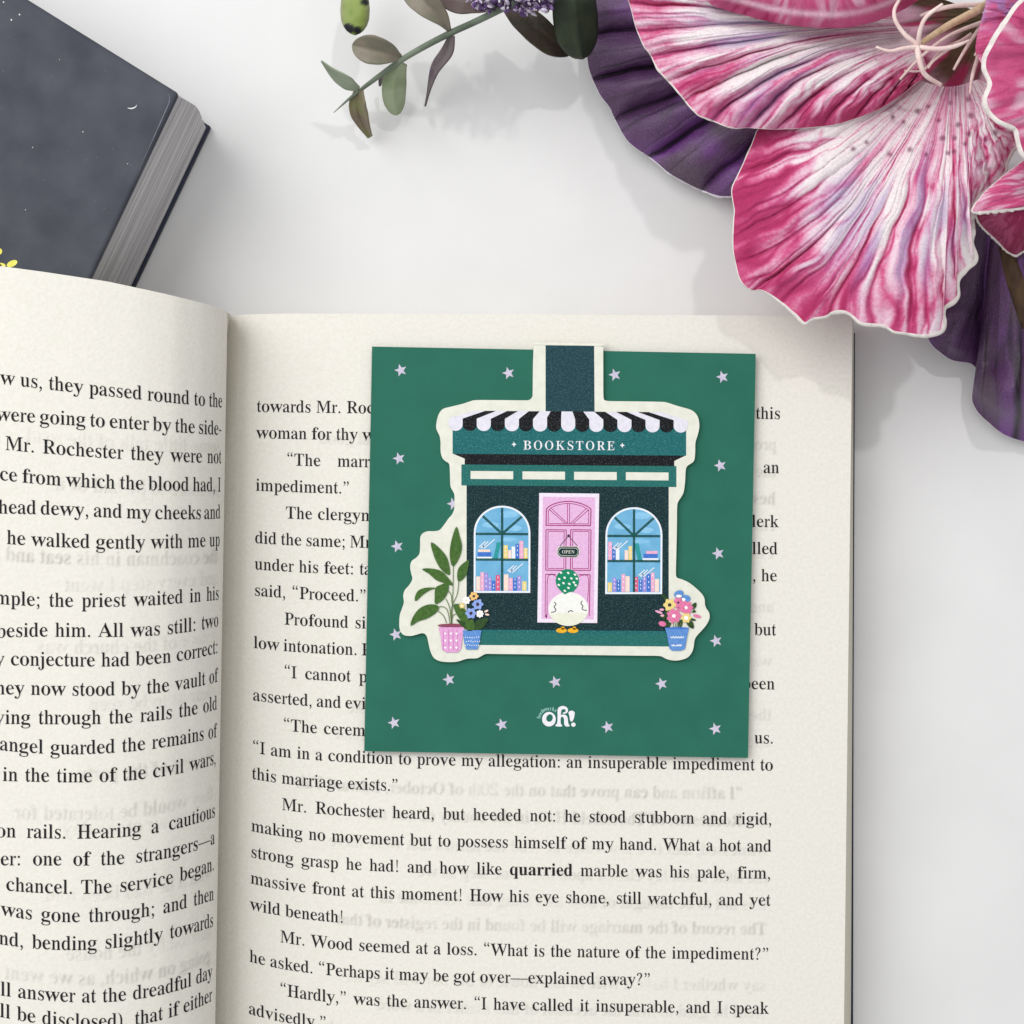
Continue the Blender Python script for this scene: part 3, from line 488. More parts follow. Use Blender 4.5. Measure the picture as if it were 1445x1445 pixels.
def zr(x, y):
    return np.interp(np.asarray(x, float) - xg(y), RX_, RY_) + 0.006 * np.sin(np.asarray(y) * 0.006 + np.asarray(x) * 0.008)


book = thing('open_book', 'open paperback of cream pages with black serif text, lying flat under the green card', 'open book', P(320, 1000, 0))

# left page block
ys_top = lambda x: np.interp(x, [-260, 0, 60, 150, 230, 290, 312, 330], [348, 375.5, 383.5, 397, 414, 428.5, 436, 445])
d_cols = np.r_[np.linspace(-1, 20, 22), np.linspace(22, 80, 30), np.linspace(84, 560, 60)]
v_rows = np.linspace(0, 1, 90)
Dg, Vg = np.meshgrid(d_cols, v_rows, indexing='ij')
Yg = 440 + (1640 - 440) * Vg
Xg = xg(Yg) - Dg
Xtop = 320 - d_cols
Yt = ys_top(Xtop)[:, None]
Yg = Yt + (1640 - Yt) * Vg
Xg = xg(Yg) - Dg
Zg = zl(Xg, Yg)
Vtop = PA(Xg, Yg, Zg)


def block(name, V, zb, mat_top, mat_side, flip, parent, flare=None):
    nu, nv = V.shape[:2]
    verts = V.reshape(-1, 3).tolist()
    F = grid_faces(nu, nv)
    if flip:
        F = [f[::-1] for f in F]
    mi = [0] * len(F)
    rim = [(i, 0) for i in range(nu)] + [(nu - 1, j) for j in range(1, nv)] + [(i, nv - 1) for i in range(nu - 2, -1, -1)] + [(0, j) for j in range(nv - 2, 0, -1)]
    off = len(verts)
    for (i, j) in rim:
        p = V[i, j].copy()
        p[2] = zb(p, i, j)
        if flare:
            p = flare(p, i, j)
        verts.append(p.tolist())
    n = len(rim); off2 = len(verts)
    verts += [V[i, j].tolist() for (i, j) in rim]      # own copies, so the page's shading stays crisp at its edge
    for k in range(n):
        a = off2 + k; b = off2 + (k + 1) % n
        q = [a, off + k, off + (k + 1) % n, b]
        F.append(q if flip else q[::-1]); mi.append(0 if (not flip and rim[k][0] == 0) else 1)
    F.append([off + k for k in range(n)]); mi.append(1)
    o = mesh(name, verts, F, [mat_top, mat_side], parent, mi, smooth=False)
    sm = np.zeros(len(o.data.polygons), bool); sm[:(nu - 1) * (nv - 1)] = True
    o.data.polygons.foreach_set('use_smooth', sm)
    return o


left_block = block('page_block', Vtop, lambda p, i, j: max(0.10, 2.70 if p[2] > 3.32 else p[2] - 0.62) if i > 3 else 0.30, M['paper'], M['edge'], False, book, lambda p, i, j: np.array(P(Xg[i, j] - 5, Yg[i, j], p[2])) if i <= 3 else p)

# right page block
d2 = np.r_[np.linspace(-8, 40, 40), np.linspace(44, 140, 24), np.linspace(150, 1, 1), np.linspace(160, 870, 36)]
d2 = np.sort(d2[d2 != 150])
f2 = (d2 + 8) / (870 + 8)
Vr = np.linspace(0, 1, 80)
top_r = lambda x: np.interp(x, [300, 320, 335, 350, 400, 700, 1203], [449, 446.5, 444.8, 443.6, 442.4, 443.2, 446])
re = lambda y: 1203 - 0.0121 * (y - 446)
Xr = np.zeros((len(d2), 80)); Yr = np.zeros_like(Xr)
for i, (d, f) in enumerate(zip(d2, f2)):
    x_t = (320 + d) if d < 140 else None
    xt = 312 + (1203 - 312) * f
    yt = top_r(xt)
    Yr[i] = yt + (1640 - yt) * Vr
    g = xg(Yr[i]) - 8
    Xr[i] = g + (re(Yr[i]) - g) * f
Zr = zr(Xr, Yr)
Vright = PA(Xr, Yr, Zr)


def flare_r(p, i, j):
    if i == len(d2) - 1:
        y = Yr[i, j]
        ex = np.interp(y, [446, 700, 1000, 1445], [2.0, 4.0, 6.5, 10])
        q = P(re(y) + ex, y, 0.12)
        p[0], p[2] = q[0], 0.12
    return p


right_block = block('page_block', Vright, lambda p, i, j: 0.10, M['paper'], M['edge'], True, book, flare_r)

# thin cover sheet under the pages
cv = [(300, 470), (1206.5, 470), (1204.5, 1000), (1203.5, 1640), (290, 1640)]
cvw = [(P(x, y, 0.1)) for x, y in cv]
plate('back_cover', cv, 0.03, 0.085, M['navy'], book)

# ------------------------------------------------------------------ printed text, right page
EMR = 24.4
rows_r = [
    (0, 'towards Mr. Rochester|this', 0, .03),
    (1, 'woman for thy wedded wife?\u201d', 0, .0),
    (2, '\u201cThe  marriage cannot| an', 1, .22),
    (3, 'impediment.\u201d', 0, 0),
    (4, 'The clergyman looked|clerk', 1, .04),
    (5, 'did the same; Mr. Roch|rolled', 0, -.03),
    (6, 'under his feet: taking|head, he', 0, .03),
    (7, 'said, \u201cProceed.\u201d', 0, .05),
    (8, 'Profound silence|but', 1, .1),
    (9, 'low intonation. Presently', 0, -.03),
    (10, '\u201cI cannot proceed|been', 1, .2),
    (11, 'asserted, and evidence', 0, -.04),
    (12, '\u201cThe ceremony|us.', 1, .1),
    (13, '\u201cI am in a condition to prove my allegation: an insuperable impediment to', 0, 1),
    (14, 'this marriage exists.\u201d', 0, 0.02),
    (15, 'Mr. Rochester heard, but heeded not: he stood stubborn and rigid,', 1, 1),
    (16, 'making no movement but to possess himself of my hand. What a hot and', 0, 1),
    (17, 'strong grasp he had! and how like *quarried* marble was his pale, firm,', 0, 1),
    (18, 'massive front at this moment! How his eye shone, still watchful, and yet', 0, 1),
    (19, 'wild beneath!', 0, 0),
    (20, 'Mr. Wood seemed at a loss. \u201cWhat is the nature of the impediment?\u201d', 1, 1),
    (21, 'he asked. \u201cPerhaps it may be got over\u2014explained away?\u201d', 0, 0),
    (22, '\u201cHardly,\u201d was the answer. \u201cI have called it insuperable, and I speak', 1, 1),
    (23, 'advisedly.\u201d', 0, 0),
    (24, 'Mr. Briggs calmly took a paper from his pocket, and read out in a sort', 1, 1),
]


def base_r(k):
    return 591.2 + 38.17 * k


def yr_line(k, x):
    b = base_r(k)
    return b - 0.0138 * (1085 - x) - max(0, (b - 591) * 0.029) * np.exp(-(x - 362) / 95)


def place_r(k, lift=0.007):
    def f(gx, gy):
        x = np.asarray(gx); y = yr_line(k, x) - gy
        return PA(x, y, zr(x, y) + lift)
    return f


ink = Ink()
for k, s, ind, just in rows_r:
    y0 = base_r(k)
    x0 = 362 - 0.0128 * (y0 - 581) + ind * (43 if s[0] != '\u201c' else 43)
    x1 = 1101.5 - 0.0205 * (y0 - 591)
    if just == 1:
        ink.line(s, EMR, x0, x1, place_r(k))
        continue
    a_, _, c_ = s.partition('|')
    ink.line(a_, EMR, x0, None, place_r(k), just=False, sp=just)
    if c_:
        ink.line(c_, EMR, x1 - layout(c_)[1] * EMR, None, place_r(k), just=False)
mesh('printed_text', np.concatenate(ink.v), ink.f, M['ink'], right_block)

# ------------------------------------------------------------------ printed text, left page
arcX = np.linspace(-12, 560, 4000)
dz = np.gradient(np.interp(arcX, LX_, LY_), arcX * S0)
arcS = np.r_[0, np.cumsum(0.5 * (np.sqrt(1 + dz[1:] ** 2) + np.sqrt(1 + dz[:-1] ** 2)) * np.diff(arcX))]
EML = 28.9
rows_l = [
    ('w us, they passed round to the', 0, [(10, 543), (100, 552), (180, 563.5), (252, 569), (310, 575)]),
    ('were going to enter by the side-', -6, [(25, 594.6), (98, 601), (200, 606), (243, 609), (302, 614)]),
    ('Mr. Rochester they were not', 7, [(30, 636.8), (128, 645.5), (222, 650), (306, 654)]),
    ('ce from which the blood had, I', -1, [(14, 679), (65, 684), (140, 688.7), (200, 691), (250, 692.9), (300, 693.5)]),
    ('head dewy, and my cheeks and', -3, [(20, 725), (95, 727.5), (170, 731), (205, 732), (262, 733), (303, 732)]),
    ('he walked gently with me up', 9, [(22, 768.3), (90, 772.8), (180, 774), (243, 773.5), (305, 771)]),
    ('mple; the priest waited in his', -8, [(20, 854), (88, 856), (150, 857), (222, 853.5), (302, 847)]),
    ('beside him. All was still: two', -6, [(35, 898.7), (107, 899), (165, 898.7), (213, 896.6), (262, 893), (298, 885.7)]),
    ('y conjecture had been correct:', -8, [(15, 939), (75, 940), (170, 940), (223, 936.8), (280, 928), (302, 923)]),
    ('hey now stood by the vault of', -7, [(15, 980), (65, 981), (137, 981.8), (193, 980), (230, 976.6), (270, 971), (303, 963)]),
    ('ving through the rails the old', -8, [(22, 1021.6), (100, 1022.4), (178, 1020), (225, 1016), (270, 1010.5), (297, 1003)]),
    ('angel guarded the remains of', -1, [(30, 1062), (118, 1063), (192, 1060), (260, 1051.4), (302, 1040)]),
    ('in the time of the civil wars,', 3, [(12, 1102), (50, 1103.7), (105, 1104), (153, 1102.8), (195, 1099.8), (240, 1094.7), (287, 1083)]),
    ('on rails. Hearing a cautious', -6, [(8, 1181.6), (60, 1183), (150, 1182.5), (215, 1176), (265, 1165.5), (300, 1154)]),
    ('er: one of the strangers\u2014a', 0, [(12, 1221), (65, 1222), (108, 1221.5), (150, 1220), (228, 1213), (299, 1192)]),
    ('chancel. The service began.', 8, [(10, 1257), (60, 1260), (132, 1261.5), (200, 1254.7), (275, 1238), (297, 1229.5)]),
    ('was gone through; and then', 1, [(22, 1295.8), (80, 1299), (165, 1298.8), (240, 1289), (298, 1270)]),
    ('nd, bending slightly towards', -2, [(15, 1336), (70, 1338), (180, 1336), (265, 1320.5), (297, 1307)]),
    ('ll answer at the dreadful day', 0, [(5, 1405), (55, 1412), (113, 1414), (148, 1414), (220, 1406), (283, 1386.6)]),
    ('ll be disclosed), that if either', -1, [(5, 1436), (32, 1441), (110, 1450), (185, 1447), (232, 1438.5), (270, 1425.5), (296, 1414)]),
]


def left_place(fit, s_to_x, lift=0.007):
    def f(gs, gy):
        x = s_to_x(np.asarray(gs))
        y = np.polyval(fit, x / 300) - gy
        return PA(x, y, zl(x, y) + lift)
    return f


def left_maps(y):
    g = float(xg(y))
    s_g = np.interp(g + 260, arcX, arcS)
    to_x = lambda s: g - np.interp(-s, arcS, arcX)       # s measured as -arc from the gutter
    to_s = lambda x: -np.interp(g - x, arcX, arcS)
    return to_x, to_s


ink = Ink()
left_fits = []
for s, x0, pts in rows_l:
    p = np.array(pts, float)
    fit = np.polyfit(p[:, 0] / 300, p[:, 1], 3 if len(p) > 5 else 2)
    yb = float(p[-1, 1]); left_fits.append((fit, yb))
    to_x, to_s = left_maps(yb)
    ink.line(s, EML, float(to_s(x0)), float(to_s(float(xg(yb)) - 4.0)), left_place(fit, to_x), vs_=1.04)
mesh('printed_text', np.concatenate(ink.v), ink.f, M['ink'], left_block)

# ------------------------------------------------------------------ the other side's print, faint through the paper
gm = bpy.data.materials.new('show_through')
gm.use_nodes = True
nt = gm.node_tree
pb = nt.nodes['Principled BSDF']
pb.inputs['Base Color'].default_value = (*lin((120, 116, 110)), 1)
pb.inputs['Roughness'].default_value = 1
pb.inputs['Specular IOR Level'].default_value = 0
tr = nt.nodes.new('ShaderNodeBsdfTransparent')
mx = nt.nodes.new('ShaderNodeMixShader')
nf = noise(nt, 0.9, 2)
al = nt.nodes.new('ShaderNodeMapRange')
al.inputs[1].default_value = 0.35; al.inputs[2].default_value = 0.65
al.inputs[3].default_value = 0.012; al.inputs[4].default_value = 0.040
nt.links.new(nf, al.inputs[0])
nt.links.new(al.outputs[0], mx.inputs[0])
nt.links.new(tr.outputs[0], mx.inputs[1]); nt.links.new(pb.outputs[0], mx.inputs[2])
nt.links.new(mx.outputs[0], nt.nodes['Material Output'].inputs[0])

ghost_r = {
    14: '\u201cI affirm and can prove that on the 20th of October, Edward Fair',
    15: 'fax Rochester, of Thornfield Hall, in the county of and the',
    19: 'The record of the marriage will be found in the register of that',
    21: 'say whether I have a wife in this house or no, nor will say any',
    1: 'produced and read again to the company in a calm voice and good',
    3: 'hesitated, then he took a step and looked upon the strange',
    7: 'and would have gone on but the other one did not pause so',
    9: 'was the next thing he said to us in the vestry room so soon',
    11: 'there was a long silence in the church then and nobody spoke',
    16: 'witnessed, and in a low voice he read the names that were there',
    22: 'shall be glad to hear the account of this matter in a word',
    2: 'the light fell on his face from the window and appd', 12: 'and he looked long at her and said that he had been on the road',
    23: 'which he had brought from the other side of the county yesterday',
    5: 'I never saw him look so grave or pale as then he', 18: 'it is not to be thought of now as a thing that was done in',
    17: 'the little book lay closed upon the stone step as we', 4: 'came near me and stood with his hand on mine',
}
ink = Ink()
jit = [(0, 0), (1.9, .7), (-1.8, .8), (.6, -1.7), (-.7, 1.9), (1.2, -1.1), (-1.3, -1.0)]
for q, (jx, jy) in enumerate(jit):
    for k, s in ghost_r.items():
        if k not in (14, 19, 15, 3) and q > 3:
            continue
        def pl(gx, gy, k=k, jx=jx, jy=jy, q=q):
            x = np.asarray(gx) + jx; y = yr_line(k, x) - gy + jy + (6 if k not in (14, 19, 15) else 3)
            return PA(x, y, zr(x, y) + 0.003 + 0.0006 * q)
        ink.line(s, EMR, 1097 - 0.0205 * (base_r(k) - 591) - (38 if k == 14 else 0), None, pl, mirror=True, just=False)
mesh('show_through_text', np.concatenate(ink.v), ink.f, gm, right_block)

ghost_l = [(795, 'the coachman in his seat and all'), (1128, 'they would be tolerated for'), (1362, 'going on which, as we went'), (1150, 'and the air of the day'),
           (640, 'some little talk of the road'), (700, 'no more to be had of it'), (905, 'a door of the church was'), (985, 'clear as to be seen'), (1080, 'the rest of the party'), (1240, 'which he had been told'), (1322, 'hurried by the house'), (825, 'and every step I went')]
ink = Ink()
for q, (jx, jy) in enumerate(jit):
    for yb, s in ghost_l:
        if yb not in (795, 1128, 1362) and q > 3:
            continue
        i = int(np.argmin([abs(f[1] - yb) for f in left_fits])); fit = left_fits[i][0].copy(); fit[-1] += yb - left_fits[i][1]
        to_x, to_s = left_maps(yb)
        def pl(gs, gy, fit=fit, to_x=to_x, jx=jx, jy=jy, q=q):
            x = to_x(np.asarray(gs)) + jx; y = np.polyval(fit, x / 300) - gy + jy
            return PA(x, y, zl(x, y) + 0.003 + 0.0006 * q)
        ink.line(s, EML, float(to_s(float(xg(yb)) - 7)), None, pl, mirror=True, just=False)
mesh('show_through_text', np.concatenate(ink.v), ink.f, gm, left_block)

# ------------------------------------------------------------------ the closed dark book
M['cloth'] = noisy('scuffed_dark_cover', (56, 59, 69), (76, 79, 88), 1.3, 0.6, 0.25, detail=10, bstr=0.10, bscale=20, lo=0.3, hi=0.75, specks=(22, 0.84, (86, 87, 94)))
M['grey_edge'] = noisy('grey_page_edges', (92, 90, 92), (150, 147, 148), 1.6, 0.85, 0.1, lo=0.25, hi=0.75)
cb = thing('closed_book', 'closed dark grey hardback with scuffed cover, partly under the open book', 'closed book', P(200, 300, 0))
ZT, ZB = 2.66, 0.16
# frame of the book on the table: corner and two unit directions
c0 = np.array(P(252.5, 131.5, ZT)[:2])
e1 = np.array(P(130.5, 388, ZT)[:2]) - c0; e1 /= np.linalg.norm(e1)       # along the fore edge
e2 = np.array(P(20, -13, ZT)[:2]) - c0; e2 /= np.linalg.norm(e2)           # along the head


def cbp(a, b, z):
    q = c0 + e1 * a + e2 * b
    return (q[0], q[1], z)


LEN, WID = 9.4, 9.0


def slab(name, a0, a1, b0, b1, z0, z1, mat, parent, bev=0.05):
    V = [cbp(a, b, z) for z in (z0, z1) for a, b in ((a0, b0), (a1, b0), (a1, b1), (a0, b1))]
    F = [[0, 3, 2, 1], [4, 5, 6, 7], [0, 1, 5, 4], [1, 2, 6, 5], [2, 3, 7, 6], [3, 0, 4, 7]]
    n = np.cross(np.array(V[1]) - V[0], np.array(V[3]) - V[0])
    if n[2] < 0:
        F = [f[::-1] for f in F]
    o = mesh(name, V, F, mat, parent)
    if bev:
        b = o.modifiers.new('bevel', 'BEVEL'); b.width = bev; b.segments = 3
    return o


slab('front_cover', 0, LEN, 0, WID, ZT - 0.14, ZT, M['cloth'], cb, 0.07)
slab('back_cover', -0.05, LEN, -0.09, WID, 0.02, ZB, M['navy'], cb, 0.03)
# page block: many thin leaves on the fore edge give the streaked look
nl = 46
V, F, mi = [], [], []
rnd = random.Random(5)
a_edge = lambda t: 0.10 + 0.10 * math.sin(math.pi * t) * -1
for i in range(nl + 1):
    t = i / nl
    z = ZB + (ZT - 0.14 - ZB) * t
    j = 0.012 * rnd.uniform(-1, 1) + 0.03 * math.sin(t * 9)
    bo = -0.035 + 0.12 * t - 0.03 * math.sin(math.pi * t) + j * .6
    ao = 0.02 - 0.10 * math.sin(math.pi * t ** .8) + j * .4
    V += [cbp(ao, bo, z), cbp(LEN - 0.1, bo, z), cbp(LEN - 0.1, WID - 0.2, z), cbp(ao, WID - 0.2, z)]
for i in range(nl):
    for k in range(4):
        a, b = i * 4 + k, i * 4 + (k + 1) % 4
        F.append([a, b, b + 4, a + 4]); mi.append(0)
pgm = noisy('grey_page_streaks', (160, 158, 162), (216, 214, 216), 1.0, 0.9, 0.05, detail=6, stretch=(0.3, 0.3, 22), lo=0.32, hi=0.68)
mesh('page_block', V, F, pgm, cb)
# yellow blossom shape and scuffs printed on the cover
yel = noisy('yellow_print', (216, 208, 66), (232, 226, 110), 6, 0.5, 0.3)


def flat(name, polys, z, mats, parent, px=True):
    V, F, mi = [], [], []
    for q in polys:
        poly, k, zz = q if len(q) == 3 else (q[0], q[1], 0)
        pts = [Vector((x, y, 0)) for x, y in poly]
        off = len(V)
        V += [P(x, y, z + zz) for x, y in poly]
        for t in tessellate_polygon([pts]):
            a, b, c = (V[off + i] for i in t)
            cr = (b[0] - a[0]) * (c[1] - a[1]) - (c[0] - a[0]) * (b[1] - a[1])
            if abs(cr) > 1e-12:
                F.append([off + i for i in (t if cr > 0 else t[::-1])]); mi.append(k)
    return mesh(name, V, F, mats, parent, mi)


def ell(cx, cy, rx, ry, rot=0, n=24):
    r = math.radians(rot)
    return [(cx + rx * math.cos(a) * math.cos(r) - ry * math.sin(a) * math.sin(r), cy + rx * math.cos(a) * math.sin(r) + ry * math.sin(a) * math.cos(r)) for a in [2 * math.pi * i / n for i in range(n)]]


def stroke(pts, w, n=None):
    """ribbon polygon along a polyline; w a number or list of widths"""
    p = catmull(pts, n or max(4, 4 * len(pts))) if len(pts) > 2 else np.asarray(pts, float)
    ww = np.interp(np.linspace(0, 1, len(p)), np.linspace(0, 1, len(np.atleast_1d(w))), np.atleast_1d(w))
    d = np.gradient(p, axis=0); d /= np.linalg.norm(d, axis=1)[:, None] + 1e-9
    nn = np.stack([-d[:, 1], d[:, 0]], 1) * ww[:, None] / 2
    return [tuple(q) for q in np.vstack([p + nn, (p - nn)[::-1]])]


flat('cover_print', [(ell(17, 372, 8, 4.2, -25), 0), (ell(-1, 355, 4, 4.5, 20), 0), (ell(2, 374, 6, 3, 10), 0), (stroke([(8, 383), (-6, 366), (-12, 350)], 2.5), 0)], ZT + 0.004, [yel], cb)
flat('scuff_mark', [(stroke([(180, 152.5), (186, 153), (191, 151), (193, 148)], [0.6, 1.8, 1.6, .5]), 0), (ell(16, 28, 1.2, 1.2), 0), (ell(27.5, 20.5, 1, 1.2), 0), (ell(5, 3, 1, 1), 0),
                    (ell(117, 186, .8, .8), 0), (ell(46, 208, .7, .7), 0), (ell(36, 296, .7, .7), 0), (ell(180, 231, .6, .6), 0), (ell(84, 84, .5, .5), 0)], ZT + 0.004, [noisy('white_scuff', (200, 200, 204), (225, 225, 228), 8)], cb)
flat('hinge_crease', [(stroke([(238, 132), (239, 143), (232, 160), (216, 196), (196, 240)], [.5, 1.4, 1.0, .6, .3]), 0)], ZT + 0.004, [noisy('crease', (104, 105, 118), (124, 125, 136), 6)], cb)
# ------------------------------------------------------------------ green backing card
ZC = 1.39          # card top
card = thing('backing_card', 'green square card with small lilac stars, lying on the right page under the bookmark', 'card', P(790, 780, ZC - 0.05))
cq = [(525, 489), (1066.5, 499.3), (1055.5, 1069.5), (514, 1060)]
M['card_edge'] = noisy('card_edge', (150, 168, 158), (170, 186, 176), 9)
plate('card_sheet', cq, ZC - 0.05, ZC, M['card'], card, side=M['card_edge'])


def star(cx, cy, r=9.2, ri=3.9, a0=182):
    p = []
    for i in range(10):
        a = math.radians(a0 + 36 * i); rr = r if i % 2 == 0 else ri
        p.append((cx + rr * math.cos(a), cy + rr * math.sin(a)))
    return p


stars = [(565.5, 522.5), (717.5, 526.5), (867.5, 529), (1019.5, 532), (563, 647), (1016.5, 657), (639.5, 711), (560.5, 771), (1013.5, 781), (558.5, 895.5), (1010.5, 904.5),
         (633.5, 959), (783.5, 962.5), (933.5, 965), (556, 1020), (708, 1022.5), (857.5, 1026), (1009.5, 1028.5)]
flat('printed_stars', [(star(x, y), 0) for x, y in stars], ZC + 0.003, [M['lilac']], card)


# logo lettering
def HZ(x, y):
    return (730 + x / 12.04, 980 + y / 12.04)


def hz(l):
    return [HZ(*p) for p in l]


def ring(outer, inner):
    """polygon with one hole as two half rings"""
    n = len(outer); h = n // 2
    return [outer[:h + 1] + inner[:h + 1][::-1], outer[h:] + outer[:1] + (inner[h:] + inner[:1])[::-1]]


lg = [(q, 0) for q in ring(hz(ell(537, 420, 116, 124, 0, 36)), hz(ell(548, 400, 54, 66, 22, 36)))]
lg += [(hz([(684, 260), (692, 235), (712, 212), (745, 198), (785, 194), (830, 210), (860, 245), (862, 285), (840, 315), (800, 328), (768, 322), (778, 306), (808, 300), (824, 280), (818, 258), (795, 247), (765, 252), (747, 275), (742, 310), (742, 352), (775, 340), (815, 345), (845, 370), (858, 410), (862, 470), (872, 505), (893, 528), (880, 543), (835, 545), (808, 530), (795, 500), (795, 430), (785, 390), (765, 376), (742, 385), (735, 420), (735, 470), (742, 505), (764, 527), (755, 543), (700, 545), (650, 538), (644, 523), (672, 500), (682, 460), (684, 400)]), 0),
       (hz([(868, 310), (885, 285), (920, 274), (955, 282), (977, 308), (974, 345), (962, 400), (948, 440), (925, 462), (905, 455), (893, 425), (886, 370)]), 0),
       (hz(ell(952, 512, 38, 36)), 0)]
for i, ch in enumerate('bookmarks'):
    th = math.radians(192 + i * 112 / 8.0); cx, cy = 548, 425; R = 158
    ax, ay = cx + R * math.cos(th), cy + R * math.sin(th)
    up = (math.cos(th), math.sin(th)); rt = (-math.sin(th), math.cos(th))
    adv, vs, fs = GL[ch]
    for f in fs:
        pts = []
        for v in f:
            gx = (vs[v][0] - adv / 2) * 95; gy = vs[v][1] * 95
            pts.append(HZ(ax + rt[0] * gx + up[0] * gy, ay + rt[1] * gx + up[1] * gy))
        lg.append((pts, 1))
M['pale_teal'] = noisy('pale_teal_print', (150, 205, 200), (175, 220, 214), 9)
flat('printed_logo', lg, ZC + 0.003, [M['white_print'], M['pale_teal']], card)

# ------------------------------------------------------------------ the magnetic bookmark
ZM = 1.47
bm = thing('magnetic_bookmark', 'die-cut shopfront bookmark with striped awning and pink door, clipped over the green card', 'bookmark', P(790, 750, ZC))
M['cream'] = noisy('cream_border', (218, 219, 206), (226, 227, 215), 7, 0.75, 0.15, detail=5, bstr=0.15, bscale=16)


def grain(name, c0, c1, scale=26, specks=None, rough=0.6):
    return noisy(name, c0, c1, scale, rough, 0.15, detail=4, bstr=0.12, bscale=30, lo=0.3, hi=0.7, specks=specks)


M['d_teal'] = grain('dark_teal_print', (8, 34, 40), (24, 56, 60), specks=(60, 0.70, (90, 114, 114)))
M['tab_teal'] = grain('tab_teal_print', (20, 52, 60), (38, 74, 82), specks=(60, 0.70, (90, 114, 122)))
M['teal'] = grain('teal_print', (20, 88, 92), (34, 110, 112), specks=(60, 0.70, (98, 147, 144)))
M['teal2'] = grain('teal_band_print', (28, 96, 92), (40, 112, 106), specks=(60, 0.70, (90, 135, 131)))
M['black_p'] = grain('black_print', (6, 8, 12), (24, 26, 30), specks=(60, 0.70, (98, 98, 104)))
M['stripe_w'] = grain('white_stripe', (212, 210, 222), (228, 226, 236), 12)
M['pink_d'] = grain('pink_door_print', (216, 170, 212), (228, 186, 222), 20)
M['pink_f'] = grain('pale_pink_frame', (228, 216, 232), (238, 228, 240), 20)
M['mag'] = grain('magenta_line', (148, 40, 104), (170, 56, 122), 20)
M['sky'] = grain('window_blue', (98, 164, 204), (122, 182, 216), 4)
M['cloud'] = grain('cloud_blue', (124, 184, 222), (146, 200, 230), 6)
M['frame_w'] = grain('window_frame_white', (222, 228, 238), (236, 240, 246), 14)
M['leafg'] = grain('leaf_green', (56, 90, 40), (78, 112, 52), 16)
M['leafd'] = grain('leaf_dark_green', (38, 62, 34), (56, 84, 44), 16)
M['stem'] = grain('stem_olive', (92, 110, 66), (110, 128, 84), 16)
M['pot_p'] = grain('pink_pot', (214, 150, 200), (226, 172, 214), 16)
M['pot_pd'] = grain('pink_pot_line', (196, 116, 178), (206, 130, 188), 16)
M['rim_m'] = grain('plum_pot_rim', (128, 62, 84), (144, 76, 98), 16)
M['pot_b'] = grain('blue_pot', (84, 132, 196), (104, 150, 212), 16)
M['fl_pink'] = grain('pink_blossom', (212, 104, 150), (226, 132, 172), 22)
M['fl_lpink'] = grain('light_pink_blossom', (226, 158, 190), (236, 180, 206), 22)
M['fl_yel'] = grain('yellow_blossom', (226, 202, 116), (234, 214, 144), 22)
M['fl_or'] = grain('apricot_blossom', (230, 182, 110), (240, 198, 130), 22)
M['fl_blue'] = grain('blue_blossom', (112, 142, 214), (160, 180, 230), 22)
M['fl_wh'] = grain('white_blossom', (240, 240, 240), (250, 250, 250), 22)
M['duck_w'] = grain('duck_white', (230, 230, 226), (240, 240, 236), 12)
M['duck_c'] = grain('duck_cream', (222, 222, 204), (232, 232, 216), 12)
M['orange'] = grain('orange_feet', (226, 164, 30), (240, 184, 48), 16)
M['bonnet'] = grain('bonnet_green', (14, 122, 88), (28, 142, 104), 20)
M['line_d'] = grain('dark_line', (56, 46, 56), (74, 62, 72), 20)
M['bk_pur'] = grain('book_purple', (150, 132, 206), (166, 148, 218), 20)
M['bk_blue'] = grain('book_blue', (58, 104, 190), (74, 122, 206), 20)
M['bk_red'] = grain('book_red', (206, 84, 120), (220, 104, 138), 20)
M['bk_pch'] = grain('book_peach', (238, 206, 190), (246, 220, 206), 20)
M['bk_teal'] = grain('book_teal', (36, 138, 142), (52, 156, 158), 20)

